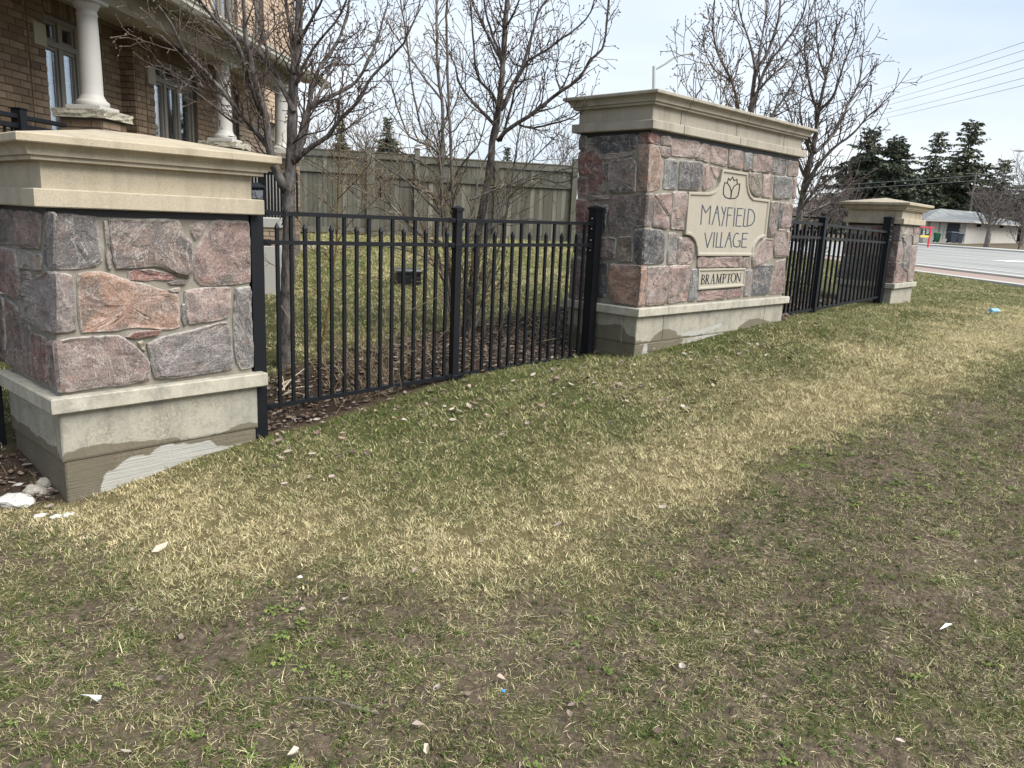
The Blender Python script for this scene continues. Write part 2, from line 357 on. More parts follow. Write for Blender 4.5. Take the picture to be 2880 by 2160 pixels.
def axis(segs):
    o = []
    for a, b, st in segs: o += list(np.arange(a, b-1e-6, st))
    return np.array(o+[segs[-1][1]])
gx = axis([(-130,-30,10),(-30,-10,2),(-10,-4,.4),(-4,5,.045),(5,9,.12),(9,20,.5),(20,60,4),(60,170,10)])
gy = axis([(-40,-6,4),(-6,1.2,.4),(1.2,7,.045),(7,11,.09),(11,24,.3),(24,60,2.5),(60,160,10)])
X, Y = np.meshgrid(gx, gy); Z = gzv(X, Y)
near = np.clip((14-np.hypot(X, Y))/6, 0, 1); L = lawnness(X, Y); B = bedness(X, Y); BH = behind(X, Y)
Z = Z+near*((fbm(X, Y, 7, 1)-.5)*.035*(1-.6*L)+(vnoise(X, Y, 19, 5)-.5)*.012)+B*.02
nx, ny = len(gx), len(gy)
me = bpy.data.meshes.new('ground')
idx = np.arange(nx*ny).reshape(ny, nx)
fs = np.stack([idx[:-1,:-1], idx[:-1,1:], idx[1:,1:], idx[1:,:-1]], -1).reshape(-1, 4)
me.from_pydata(np.stack([X, Y, Z], -1).reshape(-1, 3).tolist(), [], fs.tolist()); me.update()
for nm, arr in (('lawn', np.maximum(L, BH*1.0)*(X < 40)*np.where(Y > 60, .6, 1)), ('straw', strawness(X, Y)*(~BH)), ('bed', B)):
    a = me.attributes.new(nm, 'FLOAT', 'POINT'); a.data.foreach_set('value', arr.astype(np.float32).ravel())
me.polygons.foreach_set('use_smooth', [True]*len(me.polygons))
t = NT('earth')
soil = t.mix(t.noise(3.5, 6, .7), (.048, .035, .024), (.125, .092, .064)); soil = t.mix(t.ramp(t.noise(38, 4, .7), (.4, 0.), (.62, .7)), soil, (.20, .155, .105))
moss = t.ramp(t.noise(2.6, 5, .65), (.54, 0.), (.63, .75)); soil = t.mix(moss, soil, t.mix(t.noise(60, 3), (.05, .062, .014), (.12, .135, .035)))
lawn = t.mix(t.noise(1.3, 5, .6), (.070, .075, .028), (.14, .12, .055)); lawn = t.mix(t.ramp(t.noise(45, 4, .7), (.4, 0.), (.65, .8)), lawn, (.035, .036, .014))  # lawn ground coloured darker, standing in for shade in gaps between blades
lawn = t.mix(t.math('MULTIPLY', t.attr('straw'), .8), lawn, t.mix(t.noise(50, 4, .7), (.09, .068, .032), (.25, .20, .10)))
c = t.mix(t.attr('lawn'), soil, lawn); c = t.mix(t.attr('bed'), c, t.mix(t.noise(30, 5, .7), (.028, .019, .013), (.10, .07, .05)))
t.bump(t.math('ADD', t.noise(26, 6, .7), t.math('MULTIPLY', t.noise(90, 3), .4)), .9, .03); M['earth'] = t.fin(c, .95, .15)
me.materials.append(M['earth'])
ground = kind(link('ground', me), 'structure')

# road, kerb, paver strip, pavement edge along the right: sheets above the earth
def strip(name, x0, x1, dz, m, y0=-30., y1=150., th=0.0, up=None):
    ys = axis([(y0,10,8),(10,60,3),(60,y1,10)]); mb = MB(); xs = np.linspace(x0, x1, max(2, int((x1-x0)/4)+2))
    for y in ys:
        for k, x in enumerate(xs):
            w = (x-15.3)/27.; z = -1.315+max(0, min(1.2, w))*.40+max(0, (y-60))*.004+dz
            mb.v.append((x-.02*(y-30)*0.0, y, z))
    n = len(xs)
    for i in range(len(ys)-1):
        for k in range(n-1): mb.f.append((i*n+k, i*n+k+1, (i+1)*n+k+1, (i+1)*n+k))
    if th:
        k0 = len(mb.v); mb.v += [(p[0], p[1], p[2]-th) for p in mb.v[:k0]]
        for i in range(len(ys)-1):
            for k in (0, n-1): a = i*n+k; mb.f.append((a, a+n, a+n+k0, a+k0))
    return kind(mb.build(name, m, None, fix=False), 'structure')
t = NT('asphalt'); c = t.mix(t.noise(.25, 5), (.27, .26, .24), (.345, .335, .31)); c = t.mix(t.ramp(t.noise(1.6, 4, .6, t.scl(.9, .03, 1)), (.48, 0.), (.62, .5)), c, (.145, .14, .135)); M['asphalt'] = t.fin(c, .9, .2)
t = NT('red_paver'); br = t.n('ShaderNodeTexBrick', {'Vector': t.p(), 'Color1': (.31, .215, .175), 'Color2': (.36, .265, .22), 'Mortar': (.24, .20, .17), 'Scale': 4.}); M['red_paver'] = t.fin(br.outputs[0], .9, .2)
plain('pavement', (.45, .43, .39), .9, .2, var=.1, scale=2)
plain('road_paint', (.72, .71, .68), .7, .2, var=.1, scale=3)
strip('road', 17.9, 41.7, .01, M['asphalt'])
strip('pavement_edge', 15.35, 15.75, .030, M['pavement'], th=.3)
strip('paver_strip', 15.75, 17.35, .026, M['red_paver'], th=.3)
strip('kerb', 17.35, 17.9, .10, M['pavement'], th=.3)
strip('far_kerb', 41.7, 42.4, .14, M['pavement'], th=.4)
strip('far_pavement', 42.4, 44.6, .12, M['pavement'], th=.4)
def road_z(x, y): return -1.315+min(1.2, max(0, (x-15.3)/27.))*.40+max(0, y-60)*.004
mk = MB()
def mark(x, y0, y1, w=.15):
    q = [(x-w/2,y0),(x+w/2,y0),(x+w/2,y1),(x-w/2,y1)]; mk.add([(a,b,road_z(a,b)+.022) for a,b in q], [(0,1,2,3)])
for y in range(-10, 60, 10): mark(20.0, y, y+10, .16)
for y in range(-6, 110, 9): mark(23.6, y, y+4.0); mark(33.6, y+3, y+7.0)
for y in range(-10, 110, 10): mark(27.2, y, y+10); mark(30.0, y, y+10); mark(39.6, y, y+10)
mark(28.6, 44, 45.6, 2.6)
ar = ghit(2850, 786); zz = road_z(19, 30)+.023
mk.add([(x, y, zz) for x, y in [(18.35,26.2),(18.6,26.2),(18.6,28.0),(19.0,28.0),(18.48,29.6),(17.98,28.0),(18.35,28.0)]], [(0,1,2,3,4,5,6)])
kind(mk.build('road_markings', M['road_paint'], None, fix=False), 'structure')

# ------------------------------------------------------------------ field-stone pillars and sign wall
def poly_area(p): return .5*sum(p[i][0]*p[(i+1)%len(p)][1]-p[(i+1)%len(p)][0]*p[i][1] for i in range(len(p)))
from mathutils import noise as mnoise
def slab(mb, edge, poly, to3, prot, rng, grow=0.006, corner=False):
    """one rough stone face: poly in face coordinates, to3(a, z, d) -> point at depth d in front of the face"""
    if poly_area(poly) < 0: poly = poly[::-1]
    pts = []
    n = len(poly)
    for i in range(n):
        a = Vector(poly[i]).to_2d(); b = Vector(poly[(i+1)%n]).to_2d(); L_ = (b-a).length; k = max(1, int(L_/.035)); nr = Vector((b.y-a.y, a.x-b.x)).normalized() if L_ > 1e-6 else Vector((0,0))
        for j in range(k):
            w = j/k; jit = rng.uniform(-.0045, .0045) if j else rng.uniform(-.003, .003)
            pts.append(a.lerp(b, w)+nr*(jit+grow))
    m = len(pts)
    for _ in range(1):
        pts = [pts[i]*.8+(pts[i-1]+pts[(i+1)%m])*.1 for i in range(m)]
    c = sum(pts, Vector((0,0)))/m; size = math.sqrt(abs(poly_area(poly)))
    def inset(p, d):
        v = c-p; l = v.length
        return p+v*min(.6, d/max(l, 1e-4))
    k0 = len(mb.v)
    tilt = (rng.uniform(-.05,.05), rng.uniform(-.05,.05)); seed = Vector((rng.uniform(0,90), rng.uniform(0,90), 0)); facet = rng.uniform(2.2, 4.)
    def relief(q): w = Vector((q.x*facet*2, q.y*facet*2, 0))+seed; return .016*(mnoise.cell(w+Vector((mnoise.noise(w*1.7)*.6, mnoise.noise(w*1.7+Vector((9,9,0)))*.6, 0)))-.5)*.55+.012*mnoise.noise(w*1.1)+.005*mnoise.noise(w*4)
    rings = [(0, -.03, 0, 1.), (.0, prot-.012, 0, 1.), (.007, prot-.002, .3, .8), (min(.03, size*.12), prot+.002, 1, .30), (size*.20, prot+.003, 1, .05), (size*.30, prot+.003, 1, 0.), (size*.40, prot+.003, 1, 0.)]
    for ins, dep, jz, e in rings:
        for p in pts:
            q = inset(p, ins); dd = dep+jz*relief(q)*.62
            if corner and ins > 0:
                if p.x < .02: q = Vector((-prot, q.y)); dd = prot
            if ins > .02: dd += (q-c).x*tilt[0]+(q-c).y*tilt[1]
            mb.v.append(tuple(to3(q.x, q.y, dd))); edge.append(e*(min(1, max(0, q.x)/.05) if corner else 1))
    mb.v.append(tuple(to3(c.x, c.y, prot+.003+relief(c)))); edge.append(0.)
    for r in range(len(rings)-1):
        for i in range(m):
            j = (i+1)%m; mb.f.append((k0+r*m+i, k0+r*m+j, k0+(r+1)*m+j, k0+(r+1)*m+i))
    l = k0+(len(rings)-1)*m
    for i in range(m): mb.f.append((l+i, l+(i+1)%m, k0+len(rings)*m))
TONE = {'P': (.25,.165,.142), 'D': (.055,.058,.063), 'G': (.165,.173,.173), 'O': (.315,.195,.14), 'R': (.205,.098,.078), 'U': (.178,.138,.122), 'T': (.215,.185,.125), 'W': (.33,.28,.235), 'M': (.225,.20,.19), 'K': (.285,.21,.182), 'V': (.15,.145,.14)}
def stones(root, fr, fac, off, items, gap=.0):
    """items: (tone, front polygon or None, side polygon or None) in pixels of one enlarged view"""
    for tone, fp, sp in items:
        mb = MB(); edge = []; rng = random.Random(hash((tone, str(fp)[:20], str(sp)[:20])) & 0xffff if False else len(str(fp))*31+len(str(sp))*17+int((fp or sp)[0][0]*7))
        prot = rng.uniform(-.004, .012)
        if fp:
            pl = [fr.front(off[0]+a*fac, off[1]+b*fac, 0.0) for a, b in fp]
            slab(mb, edge, pl, lambda a, z, d: fr.P(a, -d, z), prot, rng, .006, bool(sp))
        if sp:
            pl = [fr.side(off[0]+a*fac, off[1]+b*fac, 0.0) for a, b in sp]
            slab(mb, edge, pl, lambda a, z, d: fr.P(-d, a, z), prot, rng, .006, bool(fp))
        mb.at['edge'] = edge
        o = mb.build('stone', M['granite'], root)
        k = rng.uniform(.85, 1.18); c = TONE[tone]; o.color = (c[0]*k*rng.uniform(.95,1.05), c[1]*k, c[2]*k, 1)
def piece(fr, w, d, prof, s0, s1, le, re, bev=0.0):
    """one block of a moulded course: prof = [(offset, z)] from the bottom up, mitred at the wall's ends"""
    mb = MB(); polys = []
    for off, z in prof: polys.append([((-off if le else s0), -off), ((w+off if re else s1), -off), ((w+off if re else s1), d+off), ((-off if le else s0), d+off)])
    mb.rings(fr, polys, [z for o, z in prof]); return mb
def course(root, name, fr, w, d, prof, cuts, mat, gap=.009):
    xs = [0]+list(cuts)+[w]; out = []
    for i in range(len(xs)-1):
        mb = piece(fr, w, d, prof, xs[i]+(gap/2 if i else 0), xs[i+1]-(gap/2 if i < len(xs)-2 else 0), i == 0, i == len(xs)-2)
        o = mb.build(name, M[mat], root); out.append(o)
    return out
def slabprof(off, z0, z1, b=.006): return [(off-b, z0), (off, z0+b), (off, z1-b), (off-b, z1)]
def cyma(oi, z0, oo, z1, step):
    """cornice under the slab: small fillet, then a hollow curve out to the slab"""
    pr = [(oi-.012, z0-.0), (oi, z0+.003), (oi, z0+step*.9), (oi+.016, z0+step)]
    for k in range(9):
        a = k/8*math.pi/2; pr.append((oi+.018+(oo-oi-.018)*(1-math.cos(a)), z0+step+(z1-z0-step)*math.sin(a)))
    return pr
def wetgrid(root, name, fr, w, d, off, z0, z1, mat, masks, cuts=(), scuts=(), skip_side=False):
    """base block courses with a fine grid so that damp and lime marks have their own outline; masks = {attr: [(face, polygon px)]}"""
    xs = [-off]+[c for c in cuts]+[w+off]; objs = []
    P2 = {}
    for an, lst in masks.items():
        P2[an] = [(face, [fr.front(a, b, off) if face == 'f' else fr.side(a, b, off) for a, b in poly]) for face, poly in lst]
    def inside(pl, x, z):
        r = False
        for i in range(len(pl)):
            a = pl[i]; b = pl[i-1]
            if (a[1] > z) != (b[1] > z) and x < (b[0]-a[0])*(z-a[1])/(b[1]-a[1])+a[0]: r = not r
        return r
    def grid(mb, at, f, a0, a1, face, to):
        na = max(2, int((a1-a0)/.012)); nzz = max(2, int((z1-z0)/.012)); k0 = len(mb.v)
        for j in range(nzz+1):
            for i in range(na+1):
                a = a0+(a1-a0)*i/na; z = z0+(z1-z0)*j/nzz; bev = .004 if (j in (0, nzz) or i in (0, na)) else 0
                mb.v.append(tuple(to(a, z, -bev)))
                for an in ('wet', 'pale', 'rust'):
                    hit = any(fc == face and inside(pl, a, z) for fc, pl in P2.get(an, []))
                    at[an].append(1. if hit else 0.)
        for an in ('wet', 'pale'):
            A2_ = np.array(at[an][k0:]).reshape(nzz+1, na+1)
            for _ in range(3):
                Pd = np.pad(A2_, 1, mode='edge'); A2_ = (Pd[:-2,1:-1]+Pd[2:,1:-1]+Pd[1:-1,:-2]+Pd[1:-1,2:]+2*A2_)/6
            at[an][k0:] = A2_.ravel().tolist()
        for j in range(nzz):
            for i in range(na): q = k0+j*(na+1)+i; mb.f.append((q, q+1, q+na+2, q+na+1))
    for i in range(len(xs)-1):
        mb = MB(); at = {'wet': [], 'pale': [], 'rust': []}
        g = .003; a0 = xs[i]+(g if i else 0); a1 = xs[i+1]-(g if i < len(xs)-2 else 0)
        grid(mb, at, None, a0, a1, 'f', lambda a, z, e: fr.P(a, -off-e, z))
        if i == 0:
            ts = [-off]+list(scuts)+[d+off]; 
            grid(mb, at, None, ts[0], ts[1]-(g if len(ts) > 2 else 0), 's', lambda a, z, e: fr.P(-off-e, a, z))
        # body behind the faces
        k0 = len(mb.v); mb.bbox(fr, a0+.004 if i else a0+.0045, a1-.004, -off+.0045, d+off, z0+.001, z1-.001)
        for an in at: at[an] += [0.]*(len(mb.v)-k0)
        mb.at = at; objs.append(mb.build(name, M[mat], root, fix=True))
        if i == 0 and len(scuts):
            for q in range(1, len(ts)-1):
                mb = MB(); at = {'wet': [], 'pale': [], 'rust': []}
                grid(mb, at, None, ts[q]+g, ts[q+1], 's', lambda a, z, e: fr.P(-off-e-.0, a, z)); mb.at = at; objs.append(mb.build(name, M[mat], root))
    return objs

PF = Frame(-2.4426, 4.0662, .837); PW, PD = 1.158, .885
QF = Frame(6.4498, 13.4624, .837); QW, QD = 1.160, .885; QZ = .2427
MF = Frame(1.0889, 6.9111, .792); MW, MD = 2.80, .808
def pillar(name, label, fr, w, d, dz, fz):
    root = thing(name, label, 'stone pillar', fr.P(w/2, d/2, fz))
    mb = MB(); mb.bbox(fr, .016, w-.016, .016, d-.016, -1.06+dz, -.06+dz); mb.build('mortar_core', M['mortar'], root)
    mb = MB(); mb.bbox(fr, .012, w-.012, .012, d-.012, -.0838+dz, -.0435+dz); mb.build('flashing', M['flashing'], root)
    course(root, 'cap_band', fr, w, d, [(o, z+dz) for o, z in slabprof(.058, -.0437, .0503)], (), 'cast_warm')
    course(root, 'cap_frieze', fr, w, d, [(.0036, .0503+dz), (.0036, .187+dz)], (), 'cast_warm')
    course(root, 'cap_cornice', fr, w, d, [(o, z+dz) for o, z in cyma(.058, .187, .126, .2665, .026)], (), 'cast_warm')
    mb = piece(fr, w, d, [(o, z+dz) for o, z in slabprof(.138, .2667, .3128)], 0, w, True, True)
    pr = MB(); z1 = .3128+dz; ap = .405+dz; o = .132; h = d/2
    vs = [fr.P(-o,-o,z1-.001), fr.P(w+o,-o,z1-.001), fr.P(w+o,d+o,z1-.001), fr.P(-o,d+o,z1-.001), fr.P(h,h,ap), fr.P(w-h,h,ap)]
    mb.add(vs, [(0,1,5,4), (1,2,5), (2,3,4,5), (3,0,4)]); mb.build('cap_slab', M['cast_warm'], root)
    return root
def lip(root, fr, w, d, off, z0, z1, cuts=(), scuts=(), masks=None):
    return wetgrid_ledge(root, fr, w, d, off, z0, z1, cuts, masks or {})
def wetgrid_ledge(root, fr, w, d, off, z0, z1, cuts, masks):
    xs = [0]+list(cuts)+[w]
    for i in range(len(xs)-1):
        g = .003
        mb = piece(fr, w, d, slabprof(off, z0, z1, .007), xs[i]+(g if i else 0), xs[i+1]-(g if i < len(xs)-2 else 0), i == 0, i == len(xs)-2)
        n = len(mb.v); mb.at = {'wet': [0.]*n, 'pale': [0.]*n, 'rust': [0.]*n}
        mb.build('ledge_block', M['ledge_stone'], root)

# left pillar
p1 = pillar('stone_pillar', 'large stone pillar on a tall damp concrete base, closest to the camera', PF, PW, PD, 0., -1.65)
lip(p1, PF, PW, PD, .057, -1.1301, -1.0428)
z2 = lambda L_: [(a*.5425, 550+b*.5425) for a, b in L_]
wetgrid(p1, 'plinth_block', PF, PW, PD, .0067, -1.4116, -1.1301, 'plinth_stone', {'wet': [
  ('f', z2([(325,1390),(330,1335),(420,1310),(520,1290),(620,1280),(760,1270),(860,1262),(920,1255),(940,1270),(1060,1255),(1160,1225),(1240,1185),(1340,1175),(1345,1240),(1330,1420)])),
  ('s', z2([(60,1130),(90,1170),(140,1195),(190,1245),(215,1250),(260,1295),(290,1300),(330,1400),(60,1420),(30,1200)]))]}, scuts=(.085,))
wetgrid(p1, 'foundation', PF, PW, PD, -.004, -1.95, -1.4135, 'foundation', {'wet': [
  ('f', z2([(320,1370),(1340,1200),(1340,1300),(1230,1285),(1190,1300),(1130,1300),(1095,1272),(1000,1285),(930,1290),(850,1290),(800,1320),(770,1355),(730,1345),(690,1350),(640,1375),(600,1420),(560,1425),(548,1440),(540,1470),(525,1510),(500,1700),(330,1700)])),
  ('s', z2([(0,1100),(0,1800),(400,1800),(400,1300),(60,1180)]))],
  'pale': [('f', z2([(525,1510),(540,1470),(548,1440),(560,1425),(600,1420),(640,1375),(690,1350),(730,1345),(770,1355),(800,1320),(850,1290),(930,1290),(1000,1285),(1095,1272),(1130,1300),(1190,1300),(1230,1285),(1260,1290),(1240,1330),(1240,1800),(500,1800)]))]})
S1 = [('V',[(262,92),(505,112),(522,300),(535,345),(500,372),(275,388),(258,340)],[(222,85),(262,92),(258,388),(222,360)]),
 ('W',[(545,128),(560,128),(580,388),(560,388)],None),
 ('U',[(565,122),(930,130),(950,200),(998,245),(995,400),(985,432),(930,415),(865,375),(810,365),(690,375),(600,378),(580,260)],None),
 ('K',[(985,150),(1090,135),(1060,180),(1010,245),(990,195)],None),
 ('P',[(1110,130),(1295,135),(1300,455),(1200,462),(1040,468),(1012,430),(1005,300),(1050,235)],None),
 ('R',[(665,392),(800,388),(940,425),(900,435),(665,438)],None), ('U',[(870,448),(980,445),(970,462),(880,460)],None),
 ('W',[(865,485),(940,480),(935,500),(890,500)],None),
 ('M',[(285,402),(375,415),(385,540),(400,705),(290,712),(285,560)],[(115,455),(190,420),(250,398),(285,402),(290,712),(200,690),(120,630),(100,520)]),
 ('O',[(410,405),(520,398),(700,450),(930,515),(938,685),(870,690),(720,685),(600,700),(420,712),(410,560)],None),
 ('K',[(962,492),(1100,478),(1205,480),(1192,545),(1200,590),(1185,635),(980,668),(968,590)],None),
 ('V',[(948,560),(962,560),(970,675),(955,680)],None),
 ('V',[(1225,478),(1303,470),(1300,560),(1310,700),(1315,895),(1250,905),(1222,830),(1215,640)],None),
 ('R',[(650,728),(720,708),(845,700),(820,722),(700,740)],None),
 ('U',[(290,760),(400,738),(620,728),(700,785),(780,870),(778,955),(640,980),(400,1010),(310,1020),(285,940)],[(250,750),(290,760),(310,1020),(262,985)]),
 ('M',[(762,765),(850,735),(1000,700),(1180,655),(1200,760),(1210,895),(1100,915),(900,945),(800,945),(785,840)],None),
 ('T',[(715,755),(745,750),(755,815),(735,800)],None),
 ('P',None,[(72,80),(205,92),(195,275),(80,262)]), ('U',None,[(-40,70),(62,78),(70,255),(-40,245)]), ('W',None,[(85,280),(130,290),(205,310),(202,385),(130,378),(90,375)]),
 ('P',None,[(-40,262),(75,285),(98,410),(95,535),(10,500),(-40,470)]), ('K',None,[(105,395),(150,400),(150,435),(108,430)]),
 ('P',None,[(20,530),(60,560),(130,650),(150,700),(160,935),(60,895),(40,880)]), ('R',None,[(155,710),(238,740),(250,975),(175,950)]), ('U',None,[(-20,510),(15,530),(35,870),(-5,850)])]
stones(p1, PF, .5425, (0, 550), S1)

# right pillar
p2 = pillar('stone_pillar', 'distant stone pillar beside the road, at the far end of the black fence', QF, QW, QD, QZ, -1.17)
lip(p2, QF, QW, QD, .057, -1.1301+QZ, -1.0428+QZ, cuts=())
z3 = lambda L_: [(2340+a*.19894, 540+b*.19894) for a, b in L_]
wetgrid(p2, 'plinth_block', QF, QW, QD, .0067, -1.60+QZ, -1.1301+QZ, 'plinth_stone', {'wet': [('f', z3([(1000,1590),(1000,1560),(1040,1535),(1080,1545),(1090,1600)])), ('s', z3([(380,1500),(560,1540),(700,1555),(830,1590),(830,1700),(300,1700)]))]}, scuts=(.22,))
S2 = [('R',None,[(560,480),(890,475),(855,560),(848,685),(530,690)]), ('U',[(975,475),(985,600),(975,690),(940,690)],[(905,475),(960,475),(940,690),(865,685),(875,560)]),
 ('W',[(990,482),(1148,500),(1148,598),(1000,610)],None), ('K',[(1155,500),(1235,490),(1225,600),(1160,600)],None),
 ('W',None,[(525,700),(800,710),(785,890),(505,885)]), ('K',[(945,700),(990,720),(1010,790),(985,980),(900,985)],[(850,695),(940,700),(895,985),(790,975),(830,800)]),
 ('M',[(1000,625),(1140,607),(1125,760),(1080,985),(1005,985),(1030,800)],None), ('W',[(1150,610),(1220,610),(1205,735),(1145,735)],None),
 ('K',[(1140,750),(1210,750),(1145,1255),(1070,1260),(1088,1000),(1115,850)],None), ('V',None,[(560,905),(770,900),(770,965),(560,970)]),
 ('P',[(900,985),(930,1010),(1055,1150),(1045,1265),(870,1285)],[(565,985),(895,985),(870,1285),(520,1250)]), ('D',[(950,1010),(1070,1000),(1070,1080),(1050,1140)],None),
 ('D',None,[(480,910),(545,905),(505,1240),(430,1235)]), ('P',None,[(235,470),(470,480),(450,550),(225,540)]), ('U',None,[(205,560),(440,570),(420,700),(190,690)]), ('P',None,[(185,710),(480,715),(460,880),(165,880)]), ('V',None,[(140,900),(450,905),(400,1220),(60,1215)])]
stones(p2, QF, .19894, (2340, 540), S2)

# sign wall
mw = thing('sign_wall', 'wide stone entrance wall with carved name plaque, between the two black fence runs', 'sign wall', MF.P(MW/2, MD/2, -1.1))
mb = MB(); mb.bbox(MF, .016, MW-.016, .016, MD-.016, -.745, .78); mb.build('mortar_core', M['mortar'], mw)
mb = MB(); mb.bbox(MF, .010, MW-.010, .010, MD-.010, .757, .797); mb.build('flashing', M['flashing'], mw)
zM = lambda a, b: (1550+a*.4822, 220+b*.4822)
fx_ = lambda a, b, o: MF.front(*zM(a, b), o)[0]
course(mw, 'cap_band', MF, MW, MD, slabprof(.0484, .7968, .8721), [fx_(778,300,.048), fx_(1103,390,.048), fx_(1378,440,.048)], 'cast_grey')
course(mw, 'cap_frieze', MF, MW, MD, [(.0024, .8721), (.0024, .995)], [fx_(757,230,.0), fx_(1080,310,.0), fx_(1357,365,.0)], 'cast_grey')
course(mw, 'cap_cornice', MF, MW, MD, cyma(.046, .9946, .107, 1.0698, .024), [fx_(805,170,.06), fx_(1150,240,.06), fx_(1420,300,.06)], 'cast_grey')
for i, o in enumerate(course(mw, 'cap_slab', MF, MW, MD, slabprof(.1167, 1.07, 1.1006)+[(.06, 1.108)], [fx_(828,135,.11), fx_(1158,215,.11), fx_(1430,280,.11)], 'cast_grey')): pass
wetgrid_ledge(mw, MF, MW, MD, .0486, -.8042, -.7265, [fx_(688,1350,.048), fx_(1277,1290,.048)], {})
zm = lambda L_: [zM(a, b) for a, b in L_]
z7 = lambda L_: [(1560+a*.1808, 780+b*.1808) for a, b in L_]
wetgrid(mw, 'plinth_block', MF, MW, MD, .0023, -1.0538, -.8042, 'plinth_stone', {'wet': [
  ('f', z7([(1255,980),(1320,990),(1420,990),(1470,1010),(1530,930),(1620,850),(1680,815),(1780,805),(1880,830),(1915,870),(1900,910),(2300,840),(2300,1100),(1240,1100)])),
  ('f', zm([(1085,1455),(1150,1410),(1210,1400),(1245,1408),(1275,1420),(1280,1440),(1200,1470),(1090,1480)])),
  ('s', z7([(600,700),(780,740),(1000,720),(1090,800),(1120,880),(1190,920),(1260,940),(1260,1100),(600,1100)])), ('s', z7([(190,760),(280,700),(400,800),(400,1100),(190,1100)]))],
  'pale': [('f', z7([(1920,890),(2080,845),(2212,830),(2500,740),(2600,700),(2600,760),(2212,905),(2000,915)]))]}, cuts=[fx_(655,1420,.0), fx_(1243,1370,.0)], scuts=(.155,))
wetgrid(mw, 'foundation', MF, MW, MD, -.004, -1.6, -1.0555, 'foundation', {'wet': [('f', z7([(1240,1040),(1450,1030),(2000,960),(2000,1250),(1460,1280),(1430,1180),(1440,1060),(1400,1060),(1360,1200),(1240,1400)])), ('s', z7([(100,800),(1300,900),(1300,1500),(100,1500)]))],
  'pale': [('f', z7([(1385,1040),(1440,1050),(1445,1120),(1430,1190),(1400,1240),(1350,1230),(1370,1130)])), ('f', z7([(1970,1000),(2212,930),(2700,780),(2900,760),(2900,900),(2212,1020),(2060,1040),(1990,1045)]))]})
